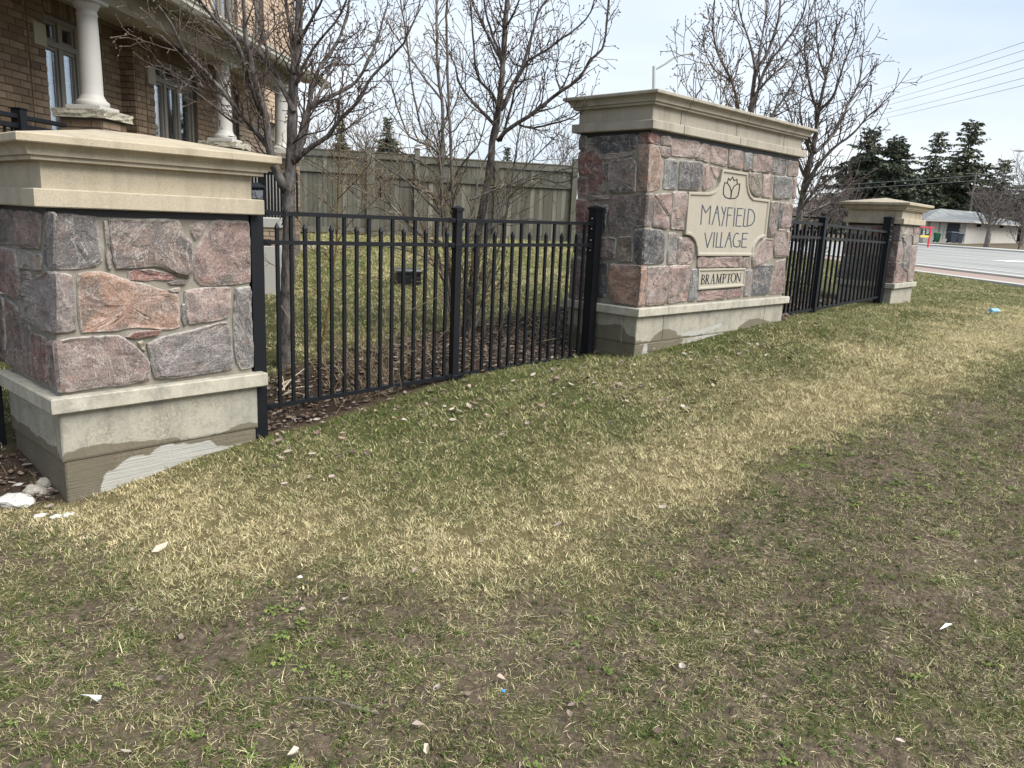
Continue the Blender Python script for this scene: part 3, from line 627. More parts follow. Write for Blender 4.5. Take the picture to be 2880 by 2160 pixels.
S3 = [('V',None,[(165,335),(205,335),(205,415),(160,420)]), ('D',None,[(230,345),(495,325),(495,400),(440,425),(300,437),(260,415),(228,375)]),
 ('R',[(580,315),(640,332),(640,385),(577,373)],[(505,322),(576,312),(574,375),(505,380)]), ('K',[(648,335),(705,345),(703,400),(648,390)],None),
 ('R',None,[(158,428),(245,420),(295,470),(305,560),(320,620),(315,670),(218,672),(212,565),(155,560)]), ('W',None,[(285,448),(480,428),(470,445),(360,478),(290,470)]),
 ('U',None,[(340,485),(480,465),(495,500),(492,660),(340,670),(336,560)]), ('D',None,[(305,500),(330,490),(330,600),(318,590)]),
 ('O',[(577,385),(630,400),(640,450),(655,490),(648,560),(635,645),(563,660)],[(505,388),(573,383),(560,660),(505,662)]),
 ('R',None,[(150,575),(206,575),(203,685),(148,685)]), ('W',None,[(210,690),(340,685),(335,705),(215,710)]),
 ('U',[(567,677),(600,672),(588,866),(550,863)],[(350,690),(563,675),(548,863),(470,868),(455,913),(330,908),(325,800)]),
 ('R',None,[(145,705),(240,715),(280,740),(284,760),(285,895),(140,890)]), ('D',None,[(292,745),(335,735),(320,800),(316,895),(298,890)]),
 ('U',None,[(290,925),(375,935),(370,1050),(285,1055)]), ('T',None,[(395,925),(470,925),(470,1070),(385,1065)]),
 ('D',[(547,880),(655,888),(668,940),(658,1080),(537,1085)],[(487,880),(544,880),(534,1085),(485,1080)]),
 ('U',None,[(135,905),(225,912),(215,1020),(125,1020)]), ('U',None,[(120,1040),(240,1050),(225,1290),(105,1285)]), ('D',None,[(250,1090),(322,1075),(325,1200),(310,1280),(240,1285)]),
 ('O',[(533,1096),(556,1100),(543,1328),(517,1326)],[(345,1085),(530,1095),(514,1325),(360,1305),(330,1250),(330,1150)]),
 ('K',[(640,395),(695,405),(695,462),(640,450)],None), ('K',[(710,350),(866,370),(876,385),(838,466),(705,450)],None), ('K',[(888,382),(930,388),(925,490),(850,472),(845,458)],None),
 ('K',[(938,392),(1035,412),(1030,515),(932,492)],None), ('K',[(1042,415),(1120,430),(1116,530),(1038,518)],None), ('G',[(1130,435),(1175,440),(1166,540),(1124,532)],None),
 ('K',[(1184,442),(1290,458),(1280,550),(1174,540)],None), ('D',[(1300,460),(1380,478),(1372,565),(1290,552)],None), ('K',[(1390,480),(1446,490),(1442,573),(1382,568)],None),
 ('G',[(672,472),(735,475),(746,500),(740,640),(725,650),(657,645)],None), ('D',[(760,482),(884,490),(880,640),(860,650),(748,645)],None),
 ('K',[(894,502),(920,505),(953,590),(953,618),(900,658),(888,650)],None), ('K',[(938,512),(998,527),(983,578),(966,593)],None),
 ('T',[(1158,552),(1229,556),(1224,690),(1192,682),(1166,655),(1154,615)],None), ('K',[(1243,562),(1299,567),(1289,695),(1234,690)],None), ('G',[(1312,570),(1410,578),(1406,700),(1302,700)],None),
 ('K',[(1418,580),(1440,582),(1426,708),(1413,700)],None), ('P',[(612,677),(705,672),(702,785),(692,808)],None), ('K',[(602,692),(688,826),(688,876),(596,867)],None),
 ('K',[(713,664),(804,667),(798,820),(783,884),(700,879)],None), ('V',[(692,902),(738,906),(733,1083),(680,1088)],None), ('K',[(748,928),(820,932),(846,985),(848,1048),(815,1083),(742,1086)],None),
 ('U',[(1290,720),(1330,722),(1315,850),(1310,918),(1268,923),(1274,850)],None), ('D',[(1336,722),(1362,727),(1340,850),(1320,892)],None), ('K',[(1371,727),(1414,736),(1399,870),(1342,870),(1347,800)],None),
 ('K',[(1322,885),(1369,883),(1376,960),(1373,1043),(1307,1043),(1302,970)],None), ('P',[(1380,890),(1396,890),(1381,1046),(1374,1040)],None),
 ('K',[(1206,985),(1250,934),(1299,942),(1285,1048),(1240,1078),(1178,1103),(1178,1040)],None), ('K',[(862,1043),(1114,1043),(1111,1100),(852,1100)],None), ('K',[(1121,1045),(1164,1045),(1160,1100),(1118,1100)],None),
 ('K',[(566,1102),(684,1097),(684,1200),(670,1318),(552,1323)],None), ('P',[(696,1097),(812,1090),(814,1130),(795,1298),(682,1313)],None), ('G',[(822,1117),(857,1112),(850,1296),(802,1298)],None),
 ('P',[(866,1242),(1024,1238),(1024,1283),(857,1298)],None), ('P',[(1033,1237),(1121,1229),(1117,1273),(1031,1283)],None), ('M',[(1142,1120),(1175,1117),(1165,1268),(1128,1273)],None),
 ('D',[(1192,1092),(1304,1090),(1284,1180),(1264,1263),(1172,1268)],None), ('P',[(1317,1067),(1371,1057),(1364,1253),(1272,1260),(1302,1150)],None)]
stones(mw, MF, .4822, (1550, 220), S3)
# plaques
zA = lambda a, b: MF.front(1920+a*.2626, 470+b*.2626, .02)
zB = lambda a, b: MF.front(1950+a*.126, 740+b*.126, .02)
def inset_poly(p, d):
    if poly_area(p) < 0: p = p[::-1]
    o = []; n = len(p)
    for i in range(n):
        a = Vector(p[i-1]); b = Vector(p[i]); c = Vector(p[(i+1)%n]); e1 = (b-a).normalized(); e2 = (c-b).normalized()
        n1 = Vector((-e1.y, e1.x)); n2 = Vector((-e2.y, e2.x)); m_ = n1+n2; m_ = m_/max(.35, m_.length_squared)*2 if m_.length > .1 else n1
        o.append(tuple(b+m_*d))
    return o
def plaque(name, outer, bw, depth, frame_t):
    if poly_area(outer) < 0: outer = outer[::-1]
    n = len(outer); mb = MB(); lv = [(outer, -.03), (outer, frame_t-.004), (inset_poly(outer, .005), frame_t), (inset_poly(outer, bw), frame_t), (inset_poly(outer, bw+.012), frame_t-depth)]
    for pl, dd in lv: mb.v += [tuple(MF.P(a, -dd, z)) for a, z in pl]
    for r in range(4):
        for i in range(n): j = (i+1)%n; mb.f.append((r*n+i, r*n+j, (r+1)*n+j, (r+1)*n+i))
    mb.f.append(tuple(4*n+i for i in range(n)))
    return mb.build(name, M['plaque_stone'], mw)
def arc(*p):
    # quadratic through three points, 5 samples without the last
    (x0,y0),(x1,y1),(x2,y2) = p; return [((1-w)**2*x0+2*(1-w)*w*x1+w*w*x2, (1-w)**2*y0+2*(1-w)*w*y1+w*w*y2) for w in (0,.2,.4,.6,.8)]
outA = [(432,20),(706,62)]+arc((703,110),(700,330),(800,341))+[(938,352),(892,748)]+arc((880,750),(775,770),(757,925))+[(755,952),(165,952)]+arc((164,930),(160,735),(50,722))+[(35,722),(70,265)]+arc((275,272),(395,275),(418,100))
pA = plaque('name_plaque', [zA(*q) for q in outA], .022, .014, .022)
pB = plaque('town_plaque', [zB(*q) for q in [(130,130),(1180,110),(1150,520),(115,602)]], .016, .012, .020)
def strokes(parent, to, strk, mat, dep, name='letter'):
    mb = MB()
    for pts, w in strk:
        for i in range(len(pts)-1):
            a = Vector(pts[i]); b = Vector(pts[i+1]); d_ = (b-a).normalized(); nn = Vector((-d_.y, d_.x))*w/2; ext = d_*w*.25
            q = [a-ext+nn, b+ext+nn, b+ext-nn, a-ext-nn]; q = [to(*x) for x in q]
            mb.prism([MF.P(x, -dep-.0016-i*.0001, z) for x, z in q], [MF.P(x, -dep+.004, z) for x, z in q])
    return mb.build(name, M[mat], parent)
dA = .0085; dB = .0085
LW = 10
for st in [[[(222,405),(205,615)],[(222,405),(258,490),(312,415)],[(312,415),(295,612)]], [[(383,415),(325,618)],[(383,415),(408,628)],[(362,490),(382,490)]], [[(430,425),(450,500)],[(475,430),(430,630)]],
  [[(498,432),(478,632)],[(498,434),(548,438)],[(490,512),(530,516)]], [[(572,436),(555,632)]], [[(602,440),(580,632)],[(602,441),(658,446)],[(592,515),(640,518)],[(580,630),(638,634)]], [[(680,448),(658,632)],[(658,631),(690,635)]],
  [[(718,450),(700,632)],[(718,450),(750,456),(775,490),(783,530),(775,580),(748,618),(700,632)]],
  [[(250,705),(275,862)],[(328,700),(275,862)]], [[(352,700),(338,858)]], [[(382,702),(366,858)],[(366,857),(400,858)]], [[(430,700),(412,858)],[(412,857),(440,858)]], [[(513,700),(462,858)],[(513,700),(533,860)],[(490,766),(515,768)]],
  [[(614,715),(588,706),(565,735),(550,795),(560,845),(590,857),(620,848)],[(628,790),(620,852)],[(604,790),(630,790)]], [[(655,708),(640,858)],[(655,708),(708,710)],[(648,770),(695,770)],[(640,857),(692,858)]]]:
    strokes(pA, zA, [(q, LW) for q in st], 'letter_ink', dA)
em = [([(462,165),(448,230),(447,290),(470,325),(520,338),(575,333),(603,305),(615,250),(622,178)],10),([(462,165),(490,172),(515,205),(530,255),(526,335)],9),([(622,178),(590,185),(560,205),(538,250),(526,335)],9),([(490,165),(502,118),(522,142),(546,104),(562,146),(592,130),(595,176)],9)]
strokes(pA, zA, em, 'letter_black', dA, 'tulip_emblem')
def ell(cx, cy, rx, ry, lean):
    P_ = [(cx+rx*math.cos(a)-lean*math.sin(a), cy+ry*math.sin(a)) for a in [i*math.pi/8 for i in range(17)]]
    return [([P_[i], P_[i+1]], 8+13*abs(math.cos((i+.5)*math.pi/8))) for i in range(16)]
for st in [[([(225,265),(200,470)],23),([(198,265),(250,264)],9),([(250,264),(275,290),(268,335),(232,358)],14),([(232,358),(270,388),(263,445),(225,472)],16),([(180,474),(228,471)],9)],
  [([(322,262),(298,468)],23),([(300,262),(345,261)],9),([(345,261),(370,285),(360,335),(320,358)],14),([(332,360),(362,462)],18),([(282,470),(322,467)],9),([(348,466),(380,463)],9)],
  [([(470,245),(412,460)],9),([(470,245),(485,458)],21),([(438,385),(478,382)],8),([(398,463),(432,460)],9),([(462,460),(500,457)],9)],
  [([(560,250),(535,450)],9),([(565,250),(580,440)],21),([(580,440),(645,248)],9),([(645,248),(620,446)],22),([(518,453),(552,450)],9),([(600,448),(640,445)],9),([(538,250),(565,248)],9),([(645,246),(672,245)],9)],
  [([(700,245),(680,440)],23),([(678,245),(715,243)],9),([(715,243),(750,265),(742,325),(700,352)],15),([(658,445),(702,441)],9)],
  [([(825,243),(798,436)],23),([(775,247),(868,242)],9),([(775,247),(770,272)],8),([(868,242),(860,268)],8),([(778,440),(820,436)],9)], ell(915,330,50,102,10),
  [([(1000,230),(975,425)],9),([(1000,232),(1060,415)],22),([(1085,225),(1062,415)],9),([(960,428),(995,426)],9),([(978,230),(1005,229)],9),([(1068,226),(1098,224)],9)]]:
    strokes(pB, zB, st, 'letter_black', dB)
# ------------------------------------------------------------------ black metal fences
def quadbar(mb, a, b, w, h, side):
    """square bar from a to b; side = horizontal unit vector across"""
    a = Vector(a); b = Vector(b); d = (b-a).normalized(); s_ = Vector(side).normalized(); u = s_.cross(d).normalized()
    vs = [p+s_*(i*w/2)+u*(j*h/2) for p in (a, b) for i, j in ((-1,-1),(1,-1),(1,1),(-1,1))]
    mb.add(vs, [(3,2,1,0),(4,5,6,7),(0,1,5,4),(1,2,6,5),(2,3,7,6),(3,0,4,7)])
def fence_post(root, x, y, z0, z1, w, ang, capw=1.22, bolts=()):
    fr = Frame(x, y, ang); mb = MB(); mb.bbox(fr, -w/2, w/2, -w/2, w/2, z0, z1, .003); o = mb.build('post', M['black_metal'], root)
    mb = MB(); c = w*capw/2; p_ = [[(-c,-c),(c,-c),(c,c),(-c,c)]]*2+[[(-c*.55,-c*.55),(c*.55,-c*.55),(c*.55,c*.55),(-c*.55,c*.55)],[(-.002,-.002),(.002,-.002),(.002,.002),(-.002,.002)]]
    mb.rings(fr, p_, [z1-.014, z1+.008, z1+.018, z1+.026]); mb.build('post_cap', M['black_metal'], root); return fr
def picket(mb, x, y, z0, z1, w, ang, spear):
    fr = Frame(x, y, ang); h = w/2
    if not spear: mb.bbox(fr, -h, h, -h, h, z0, z1)
    else:
        zt = z1-.048; sq = lambda k: [(-h*k,-h*k),(h*k,-h*k),(h*k,h*k),(-h*k,h*k)]
        mb.rings(fr, [sq(1), sq(1), sq(1.18), sq(1.18), sq(.62), sq(.08)], [z0, zt, zt+.002, zt+.014, zt+.034, z1])
def panel(root, p0, p1, zt, zm, zb, npk, pw, rail, first_tall, zspear, ang):
    """rails and pickets between two posts; zt, zm, zb, zspear are (start, end) heights"""
    p0 = Vector((*p0, 0)); p1 = Vector((*p1, 0)); d = (p1-p0); sd_ = Vector((-d.y, d.x, 0)).normalized()
    for za, zb_ in (zt, zm, zb):
        mb = MB(); quadbar(mb, p0+Vector((0,0,za-rail/2)), p1+Vector((0,0,zb_-rail/2)), rail*1.15, rail, sd_); mb.build('rail', M['black_metal'], root)
    for k in range(1, npk+1):
        w = k/(npk+1); q = p0.lerp(p1, w); tall = (k % 2 == 1) == first_tall; L = lambda z: z[0]*(1-w)+z[1]*w
        mb = MB(); picket(mb, q.x, q.y, L(zb)-rail*.5, L(zt)-rail*.6 if tall else L(zspear), pw, ang, not tall); mb.build('picket', M['black_metal'], root)
def bracket(root, x, y, z, d, w, h):
    mb = MB(); d = Vector((*d, 0)).normalized(); s_ = Vector((-d.y, d.x, 0)); c = Vector((x, y, z))
    mb.box(c, d*w, s_*.042, Vector((0,0,h))); mb.box(c-s_*.002, d*(w*.5), s_*.050, Vector((0,0,h*.35))); return mb.build('bracket', M['black_metal'], root)
AX, AY = -1.6641, 5.0092; aB, aC = .7294, .7602
A2 = Vector((AX, AY)); B2 = A2+1.6*Vector((math.cos(aB), math.sin(aB))); C2 = B2+1.6*Vector((math.cos(aC), math.sin(aC)))
ZT, ZM = -.0149, -.2003
zat = lambda u, v, p: at_xy(u, v, p[0], p[1]).z
zbA = zat(745, 1141, A2); zbB = zat(1272, 1052, B2); zbC = zat(1640, 994, C2)
f1 = thing('metal_fence', 'black metal fence with spear pickets from the large pillar to the sign wall', 'fence', (A2.x, A2.y, gz(*A2)))
fence_post(f1, A2.x-.012, A2.y-.01, -1.75, .02, .085, .80); frB = fence_post(f1, B2.x, B2.y, -1.5, zat(1284, 588, B2), .056, aB, 1.28); frC = fence_post(f1, C2.x, C2.y, -1.5, zat(1677, 587, C2), .088, .79, 1.2)
zsA, zsB, zsC = zat(700, 622, A2), zat(1240, 644, B2), zat(1650, 655, C2)
dB_ = (B2-A2).normalized(); dC_ = (C2-B2).normalized()
panel(f1, A2+dB_*.04, B2, (ZT, ZT), (ZM, ZM), (zbA, zbB), 15, .0215, .027, False, (zsA, zsB), aB)
panel(f1, B2, C2-dC_*.04, (ZT, ZT+.02), (ZM, ZM+.015), (zbB, zbC), 15, .0215, .027, True, (zsB, zsC), aC)
for z in (ZT-.014, ZM-.014, zbB-.014):
    mb = MB()
    for k in (-.5, 0, .5): mb.bbox(frB, -.032, .032, -.032, .032, z-.034+(k+.5)*.024, z-.034+(k+.5)*.024+.019, .002)
    mb.build('collar', M['black_metal'], f1)
    bracket(f1, *(B2-dB_*.055), z, dB_, .06, .036); bracket(f1, *(B2+dC_*.055), z, dC_, .06, .036)
for z in (ZT-.014, ZM-.014, zbA-.014): bracket(f1, *(A2+dB_*.065), z, dB_, .045, .04)
for z in (ZT+.006, ZM): 
    q = C2-dC_*.055; bracket(f1, q.x, q.y, z, dC_, .05, .05)
    for dz in (-.045, .045):
        mb = MB(); c = frC.P(-.048, 0.0, z+dz); mb.lathe(c-Vector((0,0,.006)), [(.004,0),(.008,.004),(.008,.009),(.003,.012)], 8); mb.build('bolt', M['bolt_steel'], f1)
# tie wire on the first rail
mb = MB(); q = A2+dB_*.20; mb.tube([(q.x-.03,q.y-.03,ZT-.05),(q.x,q.y-.03,ZT+.006),(q.x+.012,q.y-.012,ZT+.008),(q.x+.01,q.y-.03,ZT-.03),(q.x-.02,q.y-.035,ZT-.09)], .0035, 5); mb.build('tie_wire', M['black_metal'], f1)

# fence from sign wall to far pillar
M0 = MF.P(MW+.02, .18, 0); E0 = QF.P(-.13, .16, 0); nrm = Vector((-(E0-M0).y, (E0-M0).x, 0))
onF2 = lambda u, v: at_plane(u, v, M0, nrm)
Dp = onF2(2298, 760); D2 = Vector((Dp.x, Dp.y)); E2 = Vector((E0.x, E0.y)); M2 = Vector((M0.x, M0.y)); a2 = math.atan2(E2.y-M2.y, E2.x-M2.x)
f2 = thing('metal_fence', 'narrow black metal fence between the sign wall and the distant pillar', 'fence', (M2.x, M2.y, gz(*M2)))
zz = lambda u, v: onF2(u, v).z
fence_post(f2, M2.x, M2.y, -1.4, .25, .085, .79)
fence_post(f2, D2.x, D2.y, -1.6, zz(2312, 613), .085, a2, 1.25); fE = fence_post(f2, E2.x, E2.y, -1.7, zz(2443, 606), .125, .82, 1.15)
panel(f2, M2, D2, (zz(2234,620), zz(2304,627)), (zz(2227,661.6), zz(2303,664.5)), (zz(2203,880), zz(2281,866)), 11, .027, .035, True, (zz(2225,640), zz(2295,645)), a2)
panel(f2, D2, E2-Vector((math.cos(a2), math.sin(a2)))*.05, (zz(2316,628), zz(2424,645)), (zz(2316,666), zz(2420,678)), (zz(2288,866), zz(2405,846)), 15, .028, .035, False, (zz(2316,646), zz(2424,662)), a2)
for v in (628, 646, 664, 674):
    mb = MB(); c = fE.P(-.02, -.068, zz(2432, v)); mb.lathe(c, [(.004,0),(.011,.004),(.011,.012),(.003,.016)], 8); mb.build('bolt', M['bolt_steel'], f2)
# boundary fence running back from the far pillar
P3 = [Vector((5.98, 15.6)), Vector((4.95, 17.2)), Vector((3.9, 18.8)), Vector((2.9, 20.3))]
f3 = thing('metal_fence', 'boundary run of black metal fence behind the distant pillar, along the road', 'fence', (P3[0].x, P3[0].y, gz(*P3[0])))
for i, p in enumerate(P3): fence_post(f3, p.x, p.y, -1.6, (.36, .40, .44, .48)[i], .08, 2.14, 1.25)
for i in range(3):
    h = .30+.04*i
    panel(f3, P3[i], P3[i+1], (h, h+.03), (h-.2, h-.17), (-1.02, -.98), 15, .026, .034, i % 2 == 0, (h-.06, h-.03), 2.14)
# post left of the large pillar
Lp = PF.P(-.075, 1.0, 0); f4 = thing('metal_fence', 'end of a black metal fence left of the large pillar, cut by the frame', 'fence', (Lp.x, Lp.y, -1.6))
fence_post(f4, Lp.x, Lp.y, -1.85, -.02, .10, .8)
Lq = Lp+Vector((-math.cos(.8), -math.sin(.8), 0))*1.6
panel(f4, (Lq.x, Lq.y), (Lp.x, Lp.y), (-.06,-.06), (-.25,-.25), (-1.5,-1.5), 14, .0215, .027, True, (-.12,-.12), .8)

# ------------------------------------------------------------------ wooden garden fence with gate
plain('fence_dark', (.05, .046, .034), .9, .1)
wl = at_y(835, 600, 18.9); wr = at_y(1612, 600, 20.5); WA = math.atan2(wr.y-wl.y, wr.x-wl.x); WF = Frame(wl.x, wl.y, WA)
wfz = lambda u, v: WF.front(u, v)[1]; wfs = lambda u: WF.front(u, 560)[0]
wf = thing('wooden_fence', 'weathered greenish wooden privacy fence with gate across the back garden', 'fence', (wl.x, wl.y, gz(wl.x, wl.y)))
def wpart(name, s0, s1, t0, t1, z0, z1):
    mb = MB(); mb.bbox(WF, s0, s1, t0, t1, z0, z1, .003); return mb.build(name, M['fence_wood'], wf)
def wpanel(u0, u1, tt, tb, mt, mb_, bt, bb, ug, kick=True):
    """v of top rail, middle rail, bottom rail (top, bottom edge) measured at pixel column ug"""
    s0, s1 = wfs(u0), wfs(u1); zt, ztb, zm, zmb, zk, zkb = [wfz(ug, v) for v in (tt, tb, mt, mb_, bt, bb)]
    wpart('rail', s0, s1, -.045, .0, ztb, zt); wpart('rail', s0, s1, -.045, .0, zmb, zm); wpart('rail', s0, s1, -.045, .0, zkb, zk)
    mb = MB(); mb.bbox(WF, s0, s1, -.06, .05, zt+.002, zt+.03, .003); mb.build('cap_rail', M['fence_wood'], wf)
    mb = MB(); mb.bbox(WF, s0, s1, .036, .05, zk, ztb); mb.build('backing_boards', M['fence_dark'], wf)
    n = max(1, round((s1-s0)/.118)); bw = (s1-s0)/n
    for k in range(n):
        a = s0+k*bw+.003; b = s0+(k+1)*bw-.003; j = RNG.uniform(0, .012)
        wpart('board', a, b, .002+j, .022+j, zm+.002, ztb-.002); j = RNG.uniform(0, .012); wpart('board', a, b, .002+j, .022+j, zk+.002, zmb-.002)
    return s0, s1
wpanel(838, 1031, 424, 440, 471, 486, 638, 655, 940)
wpanel(1054, 1164, 434, 450, 487, 501, 650, 662, 1110)
wpanel(1178, 1604, 455, 471, 506, 521, 672, 688, 1390)
for u0, u1, vt, vb in ((1031, 1054, 420, 668), (1164, 1178, 417, 672), (1605, 1619, 446, 692), (1388, 1398, 458, 690)): wpart('post', wfs(u0), wfs(u1), -.08, .06, wfz((u0+u1)/2, vb)-.3, wfz((u0+u1)/2, vt))
mb = MB(); s_ = wfs(1070); mb.bbox(WF, s_-.02, s_+.015, -.03, .0, wfz(1070, 553), wfz(1070, 528), .004); mb.bbox(WF, s_-.012, s_+.010, -.065, -.032, wfz(1070, 546), wfz(1070, 535), .003); mb.build('gate_latch', M['black_metal'], wf)
kind(wpart('kick_plate', wfs(838), wfs(1604), .01, .03, gz(wl.x, wl.y)-.35, wfz(1200, 660)-.02), 'thing')

# ------------------------------------------------------------------ brick house on the left
h0 = at_y(85, 200, 8.85); HF = Frame(h0.x, h0.y, R_(87))
hs = lambda u, v, off=0.: HF.front(u, v, off)[0]; hz = lambda u, v, off=0.: HF.front(u, v, off)[1]
STEP = .19; CO = .87
s_step = hs(343, 250, 0.); s_far = hs(836, 560, STEP); z_top = 4.6
house = thing('brick_house', 'brown brick house with white porch columns, left behind the large pillar', 'house', HF.P(4, 2, -1.0))
w1 = (hs(133, 190), hs(288, 190), -.9, hz(122.6, 30))            # window holes: s0, s1, z0, z1
w2 = (hs(434, 240, STEP), hs(552, 240, STEP), -.9, hz(436, 158, STEP))
zeave = hz(812, 180, CO+.45)
w3 = (hs(655, 330, STEP), hs(672, 330, STEP), -.5, hz(660, 250, STEP)); w4 = (hs(758, 380, STEP), hs(782, 380, STEP), -.5, hz(770, 345, STEP))
up1 = (hs(600, 20, STEP), hs(668, 20, STEP), zeave+.55, zeave+1.9); up2 = (hs(716, 40, STEP), hs(742, 40, STEP), zeave+.55, zeave+1.9)
CRS, BL = .0765, .232
# backing walls with openings, in pieces
def wall_with_holes(name, s0, s1, z0, z1, off, holes, mat, th=.2):
    mb = MB(); xs = sorted({s0, s1, *[h[0] for h in holes], *[h[1] for h in holes]})
    for a, b in zip(xs[:-1], xs[1:]):
        zs = [(z0, z1)]
        for h in holes:
            if h[0] < (a+b)/2 < h[1]: zs = [q for p_, q_ in zs for q in ((p_, min(q_, h[2])), (max(p_, h[3]), q_)) if q[1]-q[0] > .01]
        for p_, q_ in zs: mb.bbox(HF, a, b, -off, -off+th, p_, q_)
    return mb.build(name, M[mat], house)
wall_with_holes('wall', -4, s_step, -1.2, z_top, -.007, [w1], 'brick_mortar')
wall_with_holes('wall', s_step, s_far, -1.2, z_top, STEP-.007, [w2, w3, w4, up1, up2], 'brick_mortar', .4)
unit = MB(); unit.bbox(Frame(0, 0, 0), 0, 1, 0, .03, 0, CRS-.011, .003); unit_me = unit.build('tmp', M['brick_single']).data; bpy.data.objects.remove(bpy.data.objects['tmp'])
mass = MB(); pale = MB(); singles = []
def bricks(s0, s1, z0, z1, off, holes, joint=None, t_dir=False):
    r0 = int(math.floor(z0/CRS)); r1 = int(math.ceil(z1/CRS))
    for r in range(r0, r1):
        z = r*CRS; edges = [s0]; x = s0-(BL/2 if r % 2 else 0)-RNG.uniform(0, .01)
        while x < s1:
            x += BL
            if x > s0: edges.append(min(x, s1))
        if joint: edges = sorted(set(edges+[joint-.006, joint+.006]))
        for h in holes:
            if h[2]-.01 < z+CRS*.5 < h[3]+.01: edges = sorted(set([e_ for e_ in edges if not h[0] < e_ < h[1]]+[h[0], h[1]]))
        for a, b in zip(edges[:-1], edges[1:]):
            m_ = (a+b)/2
            if b-a < .02 or any(h[0] < m_ < h[1] and h[2]-.01 < z+CRS*.5 < h[3]+.01 for h in holes): continue
            yield a+.005, b-.005, z, off
def project(p):
    d = p.dot(FWD); return 1440+F*p.dot(RGT)/d, 1080-F*p.dot(UPV)/d
cand = list(bricks(-4, s_step-.003, -.2, zeave+.1, 0., [w1], hs(84, 180)))+list(bricks(s_step, s_far, -.3, z_top, STEP, [w2, w3, w4, up1, up2], hs(409, 230, STEP)))
vis = []
for c_ in cand:
    u, v = project(HF.P((c_[0]+c_[1])/2, -c_[3], c_[2])); ok = -25 < u < 800 and -20 < v < 362+.12*u and c_[0] < 4.6 and c_[2] < zeave+.2
    (vis if ok else singles).append(c_)
vis.sort(key=lambda c_: c_[0]); take = vis[:290]; rest = vis[290:]+singles
for a, b, z, off in take:
    o = link('brick', unit_me, house); o.matrix_parent_inverse = Matrix.Identity(4)
    o.location = HF.P(a, -off-.004, z)-house.location; o.rotation_euler = (0, 0, HF.a); o.scale = (b-a, 1, 1)
for a, b, z, off in rest:
    (mass if z < zeave+.25 and a < hs(640, 300, STEP) else pale).bbox(HF, a, b, -off-.004, -off+.02, z, z+CRS-.011)  # courses clear of the porch take the painted lit tone
kind(mass.build('brick_courses', M['brick_mass'], house, fix=False), 'stuff'); kind(pale.build('brick_courses', M['brick_pale_mass'], house, fix=False), 'stuff')
# return of the wall step: bricks face the viewer
ret = MB()
for r in range(int(-.3/CRS), int((zeave)/CRS)):
    fr = Frame(*HF.P(s_step-.004, -STEP, 0).to_2d(), HF.a+math.pi/2)
    cut = .115 if r % 2 else .075
    for a, b in ((0, cut-.004), (cut+.004, STEP)): ret.bbox(fr, a, b, -.0, .03, r*CRS, r*CRS+CRS-.011)
kind(ret.build('brick_return', M['brick_mass'], house, fix=False), 'stuff')
def house_window(h, off, nl, transom, curtain=1.0, wide_frame=.05):
    s0, s1, z0, z1 = h; fr0 = -off+.06
    f_ = MB(); W_ = wide_frame
    for a, b, c, d in ((s0, s1, z1-W_, z1), (s0, s1, z0, z0+W_), (s0, s0+W_, z0+W_, z1-W_), (s1-W_, s1, z0+W_, z1-W_)): f_.bbox(HF, a, b, fr0, fr0+.10, c, d, .004)
    fo = f_.build('window', M['frame_taupe'], house)
    lw = (s1-s0-2*W_)/nl; zt = z1-transom
    for i in range(nl):
        a = s0+W_+i*lw; b = a+lw
        if i: m_ = MB(); m_.bbox(HF, a-.035, a+.035, fr0+.01, fr0+.09, z0+W_, z1-W_, .003); m_.build('mullion', M['frame_taupe'], fo)
        for c, d in ((z0+W_, zt-.03), (zt+.03, z1-W_)):
            p_ = a+(.04 if i else .005); q_ = b-(.04 if i < nl-1 else .005); g = MB(); sw = .035
            for e1, e2, e3, e4 in ((p_, q_, d-sw, d), (p_, q_, c, c+sw), (p_, p_+sw, c+sw, d-sw), (q_-sw, q_, c+sw, d-sw)): g.bbox(HF, e1, e2, fr0+.03, fr0+.075, e3, e4, .003)
            g.build('sash', M['frame_taupe'], fo)
            g = MB(); g.bbox(HF, p_+sw, q_-sw, fr0+.055, fr0+.06, c+sw, d-sw); g.build('pane', M['window_glass'], fo)
            if c < zt-.5:
                g = MB()
                for zz_ in np.arange(c+.3, d, .38): g.bbox(HF, p_+sw, q_-sw, fr0+.062, fr0+.07, zz_, zz_+.012)
                g.build('muntin', M['curtain'], fo)
                zc = curtain if curtain != 1.0 else c+(d-c)*.9; g = MB(); k = 14; g.v = []
                for j in range(k+1):
                    x = p_+sw+(q_-p_-2*sw)*j/k*(.94 if i == 0 else .7); dp = fr0+.10+.012*math.sin(j*1.9); g.v += [tuple(HF.P(x, dp, c)), tuple(HF.P(x, dp, zc+.0))]
                g.f = [(2*j, 2*j+2, 2*j+3, 2*j+1) for j in range(k)]; g.build('curtain', M['curtain'], fo)
    m_ = MB(); m_.bbox(HF, s0+W_, s1-W_, fr0+.0, fr0+.09, zt-.03, zt+.03, .003); m_.build('transom', M['frame_taupe'], fo)
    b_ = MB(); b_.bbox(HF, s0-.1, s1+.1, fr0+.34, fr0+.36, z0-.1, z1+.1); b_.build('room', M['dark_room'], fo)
house_window(w1, 0., 3, .30, hz(140, 160)); house_window(w2, STEP, 3, .27, hz(440, 236, STEP))
house_window(w3, STEP, 1, .25); house_window(w4, STEP, 1, .3); house_window(up1, STEP, 2, .35); house_window(up2, STEP, 1, .35)
for (u0, u1, va, vb, off) in ((91, 125, 63, 125, 0.), (414, 434, 190, 236, STEP)):
    m_ = MB(); m_.bbox(HF, hs(u0, va, off), hs(u1, va, off), -off-.012, -off+.05, hz((u0+u1)/2, vb, off), hz((u0+u1)/2, va, off), .004); m_.build('stone_block', M['beige_trim'], house)
m_ = MB()
